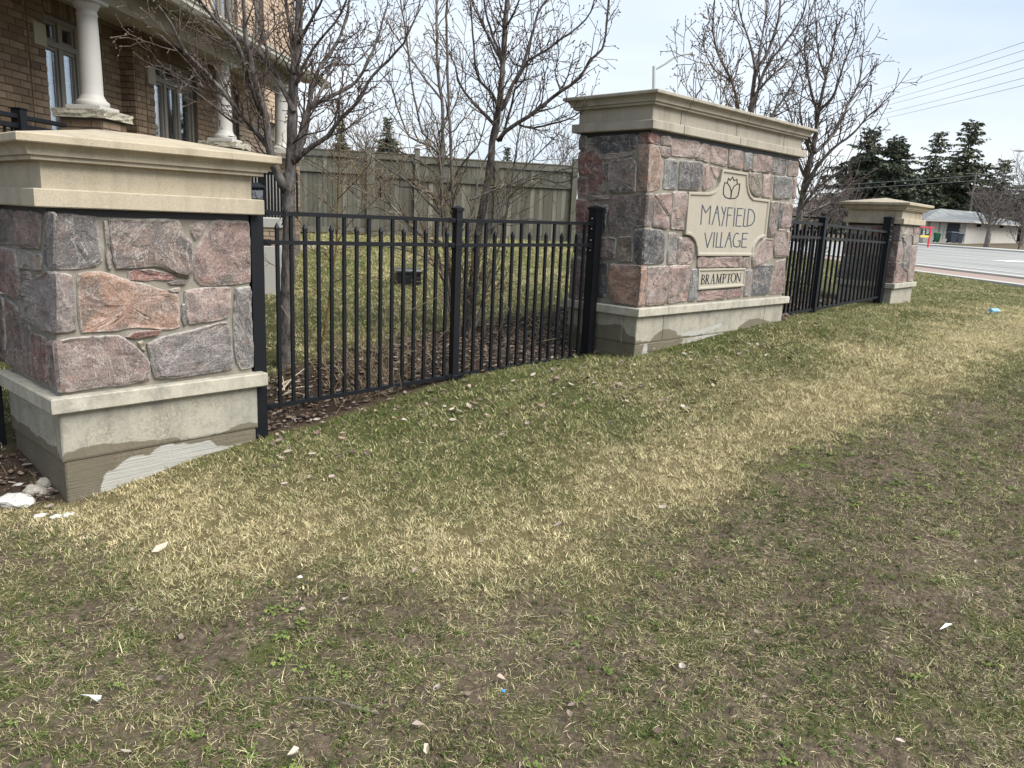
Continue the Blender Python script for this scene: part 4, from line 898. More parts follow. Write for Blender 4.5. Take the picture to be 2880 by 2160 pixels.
for h in (up1, up2): m_.bbox(HF, h[0]-.08, h[1]+.08, -STEP-.05, -STEP+.06, h[2]-.10, h[2]-.002, .004)
m_.build('window_sill', M['white_paint'], house)
# soldier course above the first windows
m_ = MB()
for h, off in ((w1, 0.), (w2, STEP)):
    x = h[0]
    while x < h[1]: m_.bbox(HF, x+.004, x+.062, -off-.008, -off+.02, h[3]+.004, h[3]+.19); x += .070
kind(m_.build('soldier_course', M['brick_mass'], house, fix=False), 'stuff')
# porch columns
zc_base = hz(262, 314, CO); zc_top = hz(249, 2, CO)
c3 = ray(793, 432); c3 = c3*(zc_base/c3.z)
cols = [HF.P(hs(262, 313, CO), -CO, 0), HF.P(hs(633, 399, CO), -CO, 0), Vector((c3.x, c3.y, 0))]
for i, c in enumerate(cols):
    r = .108; H = zc_top-zc_base; m_ = MB()
    pr = [(r*1.45, .045), (r*1.5, .06), (r*1.5, .085), (r*1.42, .10), (r*1.22, .11), (r*1.2, .125), (r*1.08, .14), (r, .17)]+[(r*(1-.12*(k/8)**1.6), .17+(H-.33)*k/8) for k in range(1, 9)]
    pr += [(r*.95, H-.155), (r*.95, H-.14), (r*.88, H-.135), (r*.88, H-.10), (r*1.02, H-.09), (r*1.06, H-.07), (r*1.2, H-.05), (r*1.22, H-.035)]
    m_.lathe(c+Vector((0, 0, zc_base)), pr, 28); co = m_.build('column', M['white_paint'], house, smooth=True)
    fr = Frame(c.x, c.y, HF.a); m_ = MB(); m_.bbox(fr, -.18, .18, -.18, .18, zc_base-.0, zc_base+.046, .004); m_.bbox(fr, -.15, .15, -.15, .15, zc_top-.036, zc_top, .004); m_.build('column_plinth', M['white_paint'], co)
    # pier with split stone cap
    m_ = MB(); hw = .275; n = 9; zt = zc_base-.002; zb = zt-.085
    loop = []
    for sx, sy in ((-1,-1),(1,-1),(1,1),(-1,1)):
        nx_, ny_ = {(-1,-1):(1,0),(1,-1):(0,1),(1,1):(-1,0),(-1,1):(0,-1)}[(sx, sy)]
        for k in range(n): loop.append((sx*hw+nx_*2*hw*k/n, sy*hw+ny_*2*hw*k/n))
    rg = random.Random(i+3); jl = lambda a: [(x*(1+rg.uniform(-a, a)), y*(1+rg.uniform(-a, a))) for x, y in loop]
    m_.rings(fr, [jl(.01), jl(.035), jl(.035), jl(.03), jl(.008)], [zb, zb+.012, zb+.04, zt-.018, zt]); m_.build('pier_cap', M['split_limestone'], house)
    m_ = MB(); m_.bbox(fr, -.22, .22, -.22, .22, -1.1, zb-.001); po = m_.build('pier', M['brick_mortar'], house)
    bk = MB()
    for rr_ in range(16):
        z = zb-.012-(rr_+1)*CRS
        for q in range(4):
            f4_ = Frame(*fr.P(*[(-.22,-.22),(.22,-.22),(.22,.22),(-.22,.22)][q], 0).to_2d(), HF.a+q*math.pi/2); cut = .22 if rr_ % 2 else .11
            xs_ = [0, cut, .44] if rr_ % 2 else [0, .11, .33, .44]
            for a, b in zip(xs_[:-1], xs_[1:]): bk.bbox(f4_, a+.004, b-.004, -.007, .01, z, z+CRS-.011)
    kind(bk.build('brick_courses', M['brick_mass'], po, fix=False), 'stuff')
# porch beam, ceiling, soffit, gutter
s_end = hs(905, 246, CO+.45)
m_ = MB(); m_.bbox(HF, -4, s_end-.45, -CO-.12, -CO+.12, zc_top+.001, zc_top+.26, .004); m_.build('porch_beam', M['soffit_trim'], house)
m_ = MB()
for k in range(int((s_end+4)/.9)): m_.bbox(HF, -4+k*.9, -4+k*.9+.894, -CO+.12, -.008, zc_top+.20, zc_top+.23)
kind(m_.build('porch_ceiling', M['soffit_trim'], house), 'thing')
m_ = MB(); zg = zeave
for k in range(60):
    a = -4+k*(s_end+4)/60; m_.bbox(HF, a, a+(s_end+4)/60-.006, -CO-.46, -CO-.12, zc_top+.262, zc_top+.272)
m_.build('soffit', M['soffit_trim'], house)
m_ = MB(); m_.bbox(HF, -4, s_end, -CO-.50, -CO-.465, zc_top+.235, zg-.02, .004); m_.build('fascia', M['beige_trim'], house)
m_ = MB(); pf = [(-.50, -.10), (-.56, -.10), (-.60, -.06), (-.60, -.02), (-.625, -.005), (-.625, .012), (-.50, .012)]
for x in (-4, s_end+.01): m_.v += [tuple(HF.P(x, -CO+a-.002, zg+b)) for a, b in pf]
n = len(pf); m_.f = [tuple(range(n)), tuple(range(n, 2*n))[::-1]]+[(i, (i+1)%n, n+(i+1)%n, n+i) for i in range(n)]; m_.build('gutter', M['gutter_trim'], house)
m_ = MB(); m_.add([HF.P(a, t_, z) for a in (-4, s_end) for t_, z in ((-CO-.5, zg-.03), (-STEP, zg+.30), (-STEP, zg+.22), (-CO-.5, zg-.06))], [(0,1,2,3),(4,7,6,5),(0,4,5,1),(3,2,6,7),(0,3,7,4),(1,5,6,2)]); m_.build('porch_roof', M['asphalt'], house)
# porch floor wall and railing
m_ = MB(); m_.bbox(HF, -4, s_far, -CO-.25, -STEP-.01, -1.6, -.62, .01); m_.build('porch_base', M['foundation'], house)
m_ = MB(); sp = hs(54, 335, CO); zr = hz(54, 338, CO)
m_.bbox(HF, sp-.045, sp+.045, -CO-.045, -CO+.045, -.6, hz(54, 308, CO), .004); m_.bbox(HF, sp-.055, sp+.055, -CO-.055, -CO+.055, hz(54, 308, CO), hz(54, 304, CO), .003)
ra = MB(); ra.bbox(HF, -3.5, hs(180, 335, CO), -CO-.025, -CO+.025, zr+.01, zr+.05, .004); ra.bbox(HF, -3.5, hs(180, 335, CO), -CO-.02, -CO+.02, zr-.075, zr-.03, .004); ra.bbox(HF, -3.5, hs(180, 335, CO), -CO-.02, -CO+.02, -.5, -.46, .004)
ro = m_.build('railing', M['black_metal'], house); ra.build('rail', M['black_metal'], ro)
m_ = MB(); x = -3.5
while x < hs(170, 335, CO): m_.bbox(HF, x, x+.02, -CO-.01, -CO+.01, -.47, zr-.03); x += .10
m_.build('balusters', M['black_metal'], ro)
# stair pier with pale cap, railing and lantern, between pillar and first tree
sp_ = at_y(748, 640, 9.3); fr = Frame(sp_.x, sp_.y, R_(10)); zcap = at_y(760, 612, 9.3).z; zc2 = at_y(760, 640, 9.3).z; zc3 = at_y(760, 690, 9.3).z
sp0 = thing('stair_pier', 'short porch stair pier with pale cap, glimpsed between large pillar and first tree', 'pier', (sp_.x, sp_.y, gz(sp_.x, sp_.y)))
m_ = MB(); m_.bbox(fr, -.25, .185, -.2, .25, zc2, zcap, .008); m_.build('pier_cap', M['white_paint'], sp0)
m_ = MB(); m_.bbox(fr, -.22, .16, -.17, .22, zc3, zc2-.001, .004); m_.build('pier_core', M['brick_mortar'], sp0)
m_ = MB()
for r in range(4):
    z = zc3+r*.056
    for a, b in ((-.22, -.03), (-.02, .16)) if r % 2 else ((-.22, .06), (.07, .16)): m_.bbox(fr, a, b, -.18, -.16, z+.004, z+.052)
kind(m_.build('brick_courses', M['brick_pale_mass'], sp0), 'stuff')
m_ = MB(); m_.bbox(fr, -.26, .19, -.20, .25, -1.4, zc3-.001, .006); m_.build('pier_base', M['pavement'], sp0)
rl = thing('stair_railing', 'black porch stair railing with close pickets, left of the first tree trunk', 'railing', (at_y(752, 600, 10.2).x, 10.2, -.2))
m_ = MB(); fr = Frame(at_y(700, 560, 10.2).x, 10.2, R_(3)); zt = at_y(750, 482, 10.2).z; zb = at_y(750, 612, 10.2).z
m_.bbox(fr, 0, .62, -.02, .02, zt-.04, zt); m_.build('rail', M['black_metal'], rl)
for k in range(16): m_ = MB(); m_.bbox(fr, k*.04, k*.04+.023, -.012, .012, zb, zt-.04); m_.build('picket', M['black_metal'], rl)
m_ = MB(); m_.bbox(fr, .14, .20, -.03, .03, zb-.2, zt+.06); m_.build('post', M['black_metal'], rl)
m_ = MB(); m_.bbox(fr, -.3, .44, .35, .45, zb-.1, zt+.02); tag(m_.build('porch_side_wall', M['white_paint']), 'pale porch side wall behind the black stair railing', 'wall')
lx = at_y(722, 540, 8.7); lt = thing('lantern', 'black post lantern just right of the large pillar cap', 'lantern', (lx.x, 8.7, gz(lx.x, 8.7)))
fr = Frame(lx.x, 8.7, R_(25)); z1 = at_y(722, 521, 8.7).z; z0 = at_y(722, 564, 8.7).z; hw = .075
m_ = MB(); m_.bbox(fr, -hw, hw, -hw, hw, z0, z1-.03, .004); m_.build('housing', M['black_metal'], lt)
m_ = MB(); m_.rings(fr, [[(-.09,-.09),(.09,-.09),(.09,.09),(-.09,.09)]]*2+[[(-.015,-.015),(.015,-.015),(.015,.015),(-.015,.015)]], [z1-.03, z1-.018, z1+.03]); m_.build('lantern_roof', M['black_metal'], lt)
m_ = MB(); m_.bbox(fr, -hw+.02, hw-.02, -hw-.004, -hw+.002, z0+.02, z1-.055); m_.build('pane', M['window_glass'], lt)
m_ = MB(); m_.bbox(fr, -.03, .03, -.03, .03, gz(lx.x, 8.7)-.1, z0-.001); m_.build('post', M['black_metal'], lt)

# utility box on the garden lawn
ub = ghit(1146, 800); fr = Frame(ub.x, ub.y, R_(18)); uz = gz(ub.x, ub.y)
bx = thing('utility_box', 'low black utility box standing on the garden lawn behind the fence', 'utility box', (ub.x, ub.y, uz)); k = ub.y/2183
m_ = MB(); W_ = 34*k; D_ = 26*k; H_ = 40*k; sq = lambda a, b: [(-a,-b),(a,-b),(a,b),(-a,b)]
m_.rings(fr, [sq(W_*1.0, D_), sq(W_*.96, D_*.96)], [uz-.05, uz+H_*.8]); m_.build('housing', M['black_metal'], bx)
m_ = MB(); m_.rings(fr, [sq(W_*1.06, D_*1.06), sq(W_*1.06, D_*1.06), sq(W_*.98, D_*.98), sq(W_*.8, D_*.8)], [uz+H_*.80+.001, uz+H_*.96, uz+H_*1.08, uz+H_*1.12])
plain('black_plastic', (.014, .015, .017), .22, .5, var=.2); m_.build('lid', M['black_plastic'], bx)
# ------------------------------------------------------------------ bare trees
def smooth_path(pts, step, jit, rng):
    out = []; n = len(pts)
    for i in range(n-1):
        p0 = pts[max(0, i-1)]; p1 = pts[i]; p2 = pts[i+1]; p3 = pts[min(n-1, i+2)]; k = max(1, int((p2-p1).length/step))
        for j in range(k):
            w = j/k; q = .5*((2*p1)+(p2-p0)*w+(2*p0-5*p1+4*p2-p3)*w*w+(3*p1-p0-3*p2+p3)*w**3)
            out.append(q+Vector((rng.uniform(-jit, jit), rng.uniform(-jit, jit), rng.uniform(-jit, jit))))
    out.append(pts[-1].copy()); return out
def bud(mb, p, d, r, l):
    d = d.normalized(); u = d.orthogonal().normalized(); w = d.cross(u)
    k = mb.add([p, p+d*l*.5+u*r, p+d*l*.5-u*.5*r+w*.87*r, p+d*l*.5-u*.5*r-w*.87*r, p+d*l], [])
    mb.f += [(k,k+1,k+2),(k,k+2,k+3),(k,k+3,k+1),(k+4,k+2,k+1),(k+4,k+3,k+2),(k+4,k+1,k+3)]
def twig(mb, p, d, L, r, lev, rng, P):
    n = max(3, int(L/P['seg'])); pts = [p.copy()]; d = d.normalized(); sgn = 1
    ax = d.orthogonal().normalized(); ax.rotate(Matrix.Rotation(rng.uniform(0, 6.28), 3, d))
    for i in range(n):
        d = (d+ax*sgn*P['zig']+Vector((rng.uniform(-1,1), rng.uniform(-1,1), rng.uniform(-1,1)))*P['wob']+Vector((0,0,P['up']))).normalized(); sgn = -sgn
        pts.append(pts[-1]+d*(L/n))
        if lev > 0 and i > 0 and rng.random() < P['den'][lev]:
            a = rng.uniform(.5, 1.1); o = d.orthogonal().normalized(); o.rotate(Matrix.Rotation(rng.uniform(0, 6.28), 3, d))
            twig(mb, pts[-1], d*math.cos(a)+o*math.sin(a), L*rng.uniform(.3, .6)*(1-.4*i/n), r*.62, lev-1, rng, P)
        elif rng.random() < P['spur']:
            a = rng.uniform(.7, 1.3); o = d.orthogonal().normalized(); o.rotate(Matrix.Rotation(rng.uniform(0, 6.28), 3, d)); q = (d*math.cos(a)+o*math.sin(a))*rng.uniform(.02, .05)*P['bs']
            mb.tube([pts[-1], pts[-1]+q], [r*.6, r*.5], 3, False); bud(mb, pts[-1]+q*.9, q, P['bud']*1.0, P['bud']*3.2)
    mb.tube(pts, [max(P['rmin'], r*(1-.6*i/n)) for i in range(n+1)], 3, False)
    if P['bud'] > 0: bud(mb, pts[-1]-d*.004, d, P['bud']*1.1, P['bud']*4)
PEAR = dict(seg=.05, zig=.24, wob=.14, up=.05, den={1:.38, 2:.40, 3:.3}, spur=.30, bs=1.2, bud=.0060, rmin=.0026)
def limb(mt, mc, px, off, fac, y0, y1, r0, r1, rng, P, den=7., tl=(.25,.6), nside=7, start=.12, lev=2, path=None):
    """a limb traced in the photograph at its own distance, with twigs grown from it"""
    pts = path or [at_y(off[0]+a*fac, off[1]+b*fac, y0+(y1-y0)*i/max(1, len(px)-1)) for i, (a, b) in enumerate(px)]
    path = smooth_path(pts, .07, .004, rng); n = len(path)
    rad = [r0+(r1-r0)*(i/(n-1))**.9 for i in range(n)]
    mt.tube(path, [r*rng.uniform(.94, 1.08) for r in rad], nside, True)
    tot = sum((path[i+1]-path[i]).length for i in range(n-1)); m = int(tot*den*1.55)
    for _ in range(m):
        w = rng.uniform(start, 1.); i = min(n-2, int(w*(n-1))); d = (path[i+1]-path[i]).normalized(); a = rng.uniform(.45, 1.2)
        o = d.orthogonal().normalized(); o.rotate(Matrix.Rotation(rng.uniform(0, 6.28), 3, d)); dd = d*math.cos(a)+o*math.sin(a)+Vector((0,0,.25))
        L = rng.uniform(*tl)*(1.1-.5*w); twig(mc, path[i], dd, L, max(P['rmin']*1.3, min(rad[i]*.5, P.get('rt', .0085))), lev if L > .25 else 1, rng, P)
    twig(mc, path[-1]-(path[-1]-path[-2])*.2, path[-1]-path[-2], rng.uniform(*tl), max(P['rmin'], r1*.9), lev, rng, P)
def tree_obj(name, label, cat, base, mt, mc, bt, bc, group=None):
    o = thing(name, label, cat, base, group); mt.build('trunk', M[bt], o, True, False); mc.build('crown', M[bc], o, False, False); return o
Z3 = ((480, 0), .6304); Z4 = ((1100, 0), .5358); Z5 = ((1860, 0), .6723)
rng = random.Random(11); mt = MB(); mc = MB()
Y1 = 6.35
b0 = at_y(800, 1075, Y1); 
tr = [at_y(u, v, Y1) for u, v in [(798,1075),(800,1000),(806,860),(810,750),(812,650),(811,560)]]+[at_y(480+a*.6304, b*.6304, Y1+.03*i) for i, (a, b) in enumerate([(533,800),(540,700),(545,480),(555,300),(570,100),(577,-60),(585,-250),(580,-480)])]
limb(mt, mc, None, None, None, 0, 0, .066, .018, rng, PEAR, 4.5, (.3,.7), 12, .62, 2, tr)
for px, y1, r0, r1, den in [
 ([(520,860),(485,790),(448,690),(432,600),(425,520),(395,420),(365,300),(340,200),(330,60),(320,-120)], 6.0, .040, .010, 5),
 ([(412,510),(365,400),(330,310),(300,200),(200,90),(130,0),(60,-80)], 5.7, .024, .008, 7),
 ([(455,690),(390,600),(290,480),(200,370),(120,290),(60,230),(0,100),(-60,20)], 5.6, .024, .007, 8),
 ([(330,540),(280,545),(200,480),(130,400),(60,370)], 5.9, .011, .004, 9), ([(250,430),(160,380),(60,260),(-40,160)], 5.5, .010, .004, 9),
 ([(548,500),(490,370),(440,290),(380,220),(300,170),(210,80),(160,-20)], 6.9, .022, .007, 8),
 ([(545,720),(590,560),(625,480),(720,430),(830,360),(880,270),(930,150),(970,10)], 6.8, .024, .006, 8),
 ([(545,730),(620,660),(700,610),(750,540),(830,460),(900,340),(1000,240),(1040,190),(1110,40)], 5.9, .022, .005, 8),
 ([(560,700),(600,590),(620,450),(660,310),(740,190),(790,60),(800,-80)], 7.1, .026, .007, 8),
 ([(555,380),(610,260),(690,150),(760,60),(800,-60)], 6.1, .015, .006, 8), ([(622,480),(690,370),(720,290),(820,285),(900,200)], 6.9, .011, .004, 9),
 ([(550,330),(540,180),(520,60),(510,-90)], 6.7, .018, .007, 8), ([(568,200),(620,100),(680,-10),(720,-90)], 6.0, .014, .006, 8), ([(440,310),(420,170),(380,60),(370,-60)], 6.3, .013, .006, 8),
 ([(365,310),(300,230),(230,180),(150,150)], 6.1, .009, .004, 9), ([(700,610),(760,590),(850,530),(960,470)], 6.4, .008, .003, 9), ([(545,640),(600,600),(690,580),(760,480)], 6.2, .008, .003, 9), ([(480,420),(420,390),(330,380)], 6.5, .009, .003, 9)]:
    limb(mt, mc, px, *Z3, Y1, y1, r0, r1, rng, PEAR, den, (.22,.55))
tree_obj('pear_tree', 'bare forked tree with thick dark trunk right behind the first fence panel', 'tree', (b0.x, Y1, gz(b0.x, Y1)), mt, mc, 'bark_dark', 'twig')
rng = random.Random(5); mt = MB(); mc = MB(); Y2 = 7.75; b0 = at_y(1316, 960, Y2)
tr = [at_y(u, v, Y2) for u, v in [(1314,965),(1322,880),(1334,760),(1342,680)]]+[at_y(1100+a*.5358, b*.5358, Y2) for a, b in [(515,900),(530,750),(555,640),(575,480),(590,300),(600,100),(612,-30),(620,-220),(610,-400)]]
limb(mt, mc, None, None, None, 0, 0, .052, .014, rng, PEAR, 4.5, (.3,.7), 10, .5, 2, tr)
for px, y1, r0, r1, den in [
 ([(560,740),(600,690),(660,650),(720,610),(800,550),(890,480),(990,410),(1040,320),(1110,260),(1130,120),(1145,-40)], 7.2, .022, .006, 8), ([(670,655),(750,670),(850,650),(960,610),(1020,560),(1060,500)], 7.3, .011, .004, 9),
 ([(578,580),(640,440),(690,350),(735,200),(770,70),(820,0),(860,-80)], 8.1, .022, .008, 8), ([(650,440),(720,320),(820,260),(900,200),(980,140),(1050,60),(1075,-40)], 7.4, .015, .005, 8),
 ([(548,665),(470,580),(390,490),(350,420),(340,350),(300,270),(270,190)], 8.2, .018, .005, 8), ([(562,580),(530,490),(470,430),(440,340),(430,180),(420,60),(405,-60)], 7.3, .016, .006, 8),
 ([(585,330),(510,190),(470,110),(430,20),(410,-60)], 8.2, .016, .006, 8), ([(585,320),(520,150),(490,20),(485,-90)], 7.6, .015, .006, 8), ([(598,160),(530,70),(500,10)], 8.0, .009, .004, 8),
 ([(575,740),(620,600),(650,470),(700,420),(720,300),(740,180)], 7.2, .014, .005, 8), ([(600,150),(650,60),(690,-50)], 7.4, .012, .006, 8), ([(690,350),(640,330),(600,250)], 8.0, .008, .004, 8),
 ([(890,480),(860,380),(880,280),(870,180)], 7.3, .008, .003, 9), ([(720,610),(790,540),(800,440),(830,300)], 7.4, .008, .003, 9)]:
    limb(mt, mc, px, *Z4, Y2, y1, r0, r1, rng, PEAR, den, (.22,.52))
tree_obj('pear_tree', 'bare tree with leaning brown trunk behind the second fence panel', 'tree', (b0.x, Y2, gz(b0.x, Y2)), mt, mc, 'bark_dark', 'twig')
# multi-stemmed shrub between them
SHR = dict(seg=.07, zig=.2, wob=.2, up=.03, den={1:.36, 2:.36}, spur=.4, bs=1.6, bud=.0042, rmin=.0028)
rng = random.Random(21); mt = MB(); mc = MB(); Y3 = 7.45; b0 = at_y(1285, 960, Y3); b2 = [(1285-1100)/.5358, 960/.5358]
for px, y1, r0, r1, den in [
 ([b2,(310,1480),(285,1250),(265,950),(270,600),(245,380),(240,150),(235,-60)], 7.6, .020, .008, 5), ([(b2[0]+10,b2[1]),(345,1450),(335,1200),(320,950),(310,700),(300,500),(295,250),(290,80),(300,-60)], 7.2, .018, .007, 5),
 ([b2,(300,1500),(270,1150),(250,800),(170,700),(130,540),(100,380),(80,200),(60,60),(40,-50)], 6.9, .013, .004, 6), ([(262,520),(180,420),(100,300),(20,180),(-40,80)], 7.7, .008, .003, 6),
 ([(268,830),(200,760),(100,720),(30,560),(0,450),(-60,380)], 7.2, .010, .003, 6), ([(b2[0]+30,b2[1]),(400,1350),(440,1050),(470,900),(560,700),(600,560)], 7.6, .012, .004, 6),
 ([(b2[0]+60,b2[1]),(480,1400),(560,1150),(640,950),(780,800),(900,680)], 7.3, .010, .003, 6), ([(b2[0]+70,b2[1]),(520,1450),(590,1200),(640,900),(680,640),(720,420)], 7.9, .012, .004, 6),
 ([(b2[0]-10,b2[1]),(270,1450),(230,1300),(60,1150),(-150,1050),(-330,900),(-500,800)], 6.9, .010, .003, 7), ([(270,1280),(150,1230),(0,1080),(-200,980),(-430,860)], 6.7, .010, .003, 6),
 ([(275,1150),(120,980),(-50,860),(-230,700),(-330,500)], 6.9, .010, .003, 6), ([(265,1050),(180,1000),(0,960),(-160,840),(-300,780)], 7.1, .009, .003, 6),
 ([(290,1400),(180,1350),(20,1300),(-180,1290),(-350,1330)], 6.8, .008, .003, 6), ([(430,1250),(560,1180),(720,1150),(900,1180)], 7.5, .007, .003, 6), ([(410,1050),(560,990),(760,920),(960,880)], 7.6, .007, .003, 6), ([(300,1000),(380,850),(460,760),(500,600)], 7.0, .008, .003, 6),
 ([(470,1300),(610,1050),(740,940),(900,960),(1010,900)], 7.8, .008, .003, 6), ([(250,700),(330,560),(370,420),(380,300)], 7.6, .007, .003, 6), ([(225,900),(60,800),(-120,780),(-260,900)], 7.4, .007, .003, 6)]:
    limb(mt, mc, px, *Z4, Y3, y1, r0*1.35, r1*1.4, rng, SHR, den*1.35, (.2,.6), 6, .1, 2)
tree_obj('leafless_shrub', 'tangled leafless shrub with many arching pale stems around the middle fence post', 'shrub', (b0.x, Y3, gz(b0.x, Y3)), mt, mc, 'bark_grey', 'twig_tan')
# thin yellow-barked sapling
rng = random.Random(31); mt = MB(); mc = MB(); b0 = at_y(893, 1010, 6.75)
tr = [at_y(u, v, 6.75) for u, v in [(893,1015),(912,930),(928,830),(940,740),(947,660),(951,560),(954,470),(956,370),(957,280)]]
limb(mt, mc, None, None, None, 0, 0, .014, .004, rng, SHR, 7, (.25,.6), 6, .25, 2, tr)
for px in [[(943,690),(990,620),(1050,570),(1110,500)],[(950,560),(1010,500),(1080,410)],[(951,600),(900,560),(850,520)],[(948,640),(1010,660),(1080,640)],[(925,840),(860,800),(815,770)],[(940,740),(880,700),(830,590)],[(930,800),(1000,770),(1080,790)]]:
    limb(mt, mc, px, (0,0), 1., 6.75, 6.4, .005, .002, rng, SHR, 6, (.15,.4), 5, .15, 1)
tree_obj('sapling', 'thin yellow-barked sapling between the thick-trunked tree and the shrub', 'sapling', (b0.x, 6.75, gz(b0.x, 6.75)), mt, mc, 'sapling_bark', 'twig_tan')
# trees behind the sign wall
def free_tree(name, label, cat, base, H, spread, seed, nl, r0, P, bt, bc, lean=(0,0), group=None, tl=(.4,.9), den=3.0, low=.25):
    rg = random.Random(seed); mt = MB(); mc = MB(); base = Vector(base)
    top = base+Vector((lean[0], lean[1], H)); tp = [base+Vector((0,0,-.2))]+[base.lerp(top, w)+Vector((rg.uniform(-1,1), rg.uniform(-1,1), 0))*H*.012 for w in (.15,.3,.45,.6,.75,.88,1.)]
    limb(mt, mc, None, None, None, 0, 0, r0, r0*.12, rg, P, den, tl, 8, .35, 2, tp)
    for i in range(nl):
        w = low+(.85-low)*i/nl; p = base.lerp(top, w); a = i*2.4+rg.uniform(-.4,.4); L = H*(1-w)*rg.uniform(.65, .95); sp = spread*rg.uniform(.6, 1.1)*(1-w*.6)
        q = [p+Vector((math.cos(a)*sp*k**.8, math.sin(a)*sp*k**.8, L*k**1.15)) for k in (0,.18,.4,.65,.85,1.)]
        limb(mt, mc, None, None, None, 0, 0, r0*(.5-.35*w), r0*.07, rg, P, den, tl, 5, .15, 2, q)
    return tree_obj(name, label, cat, base, mt, mc, bt, bc, group)
MIDT = dict(seg=.10, zig=.16, wob=.12, up=.07, den={1:.36, 2:.42}, spur=.3, bs=2.2, bud=.010, rmin=.0060, rt=.013)
def gp(u, y, dz=0.): p = at_y(u, 600, y); return Vector((p.x, y, gz(p.x, y)+dz))
rng = random.Random(41); mt = MB(); mc = MB(); b0 = gp(2085, 13.)
for px, y1, r0, r1 in [([(330,1010),(345,800),(360,640),(375,470),(395,300),(440,230),(490,80),(500,-60)], 13.2, .07, .012), ([(350,700),(320,450),(290,330),(240,230),(215,120),(225,-20)], 12.4, .035, .008), ([(372,500),(430,300),(500,200),(560,120),(600,40),(610,-60)], 12.6, .032, .008), ([(385,400),(470,310),(520,260),(560,160)], 13.8, .022, .007),
  ([(370,540),(300,480),(265,380),(275,340)], 13.6, .018, .006), ([(395,300),(370,180),(330,60),(320,-40)], 12.7, .022, .007), ([(392,330),(420,160),(440,40),(430,-60)], 13.6, .022, .007), ([(360,640),(420,540),(520,430),(600,370)], 13.3, .025, .006), ([(300,340),(220,290),(180,200),(190,140)], 12.6, .015, .005), ([(365,600),(470,470),(560,330),(590,180)], 13.9, .022, .006)]:
    limb(mt, mc, px, *Z5, 13., y1, r0, r1, rng, MIDT, 5.5, (.3,.8), 6, .2)
tree_obj('bare_tree', 'bare tree rising directly behind the sign wall, left of the street wires', 'tree', b0, mt, mc, 'bark_grey', 'twig')
rng = random.Random(43); mt = MB(); mc = MB(); b0 = gp(2238, 13.8)
for px, y1, r0, r1 in [([(562,1010),(578,900),(600,770),(640,600),(660,450),(690,320),(720,200),(735,80)], 13.9, .062, .010), ([(598,800),(650,700),(720,620),(800,560),(870,480),(920,440)], 13.2, .04, .006), ([(640,640),(720,560),(790,420),(830,330),(850,150)], 14.5, .035, .006), ([(655,480),(620,350),(600,200),(620,60)], 13.2, .028, .007), ([(610,760),(560,640),(545,500),(520,420)], 14.2, .03, .006),
  ([(585,880),(640,800),(740,720),(830,640),(880,560)], 13.0, .03, .005), ([(662,460),(720,400),(760,280),(820,120)], 13.3, .025, .006), ([(690,330),(660,240),(650,120),(670,20)], 14.3, .02, .006), ([(592,850),(570,780),(550,700)], 13.2, .02, .005), ([(580,900),(680,860),(760,800),(800,760)], 14.6, .02, .004), ([(630,650),(600,560),(580,450),(600,330)], 13.4, .022, .006)]:
    limb(mt, mc, px, *Z5, 13.8, y1, r0, r1, rng, MIDT, 7., (.3,.85), 6, .12)
tree_obj('bare_tree', 'bare many-branched tree beside the right end of the sign wall', 'tree', b0, mt, mc, 'bark_grey', 'twig')
for i, (u, y, H, lab) in enumerate([(1990, 12.2, 3.9, 'slender bare sapling tip showing above the left half of the sign wall cap'), (1925, 12.6, 3.6, 'lowest bare sapling tip above the sign wall cap, beside the street lamp'), (2262, 11.9, 1.4, 'scrubby bare bush against the narrow fence by the sign wall')]):
    free_tree('bare_sapling', lab, 'sapling', gp(u, y), H, .5, 60+i, 5, .022, MIDT, 'bark_grey', 'twig_tan', tl=(.2,.5))
# dry stalks standing along the garden bed
DRY = dict(seg=.10, zig=.05, wob=.10, up=.0, den={1:.12, 2:.1}, spur=0, bs=1, bud=0, rmin=.0018)
mb = MB(); rg = random.Random(8)
for _ in range(120):
    w = rg.random(); x = -1.6+2.4*w+rg.uniform(-.1,.1); y = np.interp(x, FLX, FLY)+rg.uniform(.12, 1.3); p = Vector((x, y, gz(x, y)))
    if rg.random() < .5: p.x = -1.05+rg.gauss(0, .16); p.y = float(np.interp(p.x, FLX, FLY))+.35+rg.gauss(0, .13); p.z = gz(p.x, p.y)
    twig(mb, p, Vector((rg.uniform(-.7,.9), rg.uniform(-.5,.5), rg.uniform(.25,1.2))), rg.uniform(.2,.75), .0026, 1, rg, DRY)
plain('straw_dry', (.34,.265,.165), .9, .1, var=.4, scale=5)
kind(mb.build('dry_stalks', M['straw_dry'], None, False, False), 'stuff')

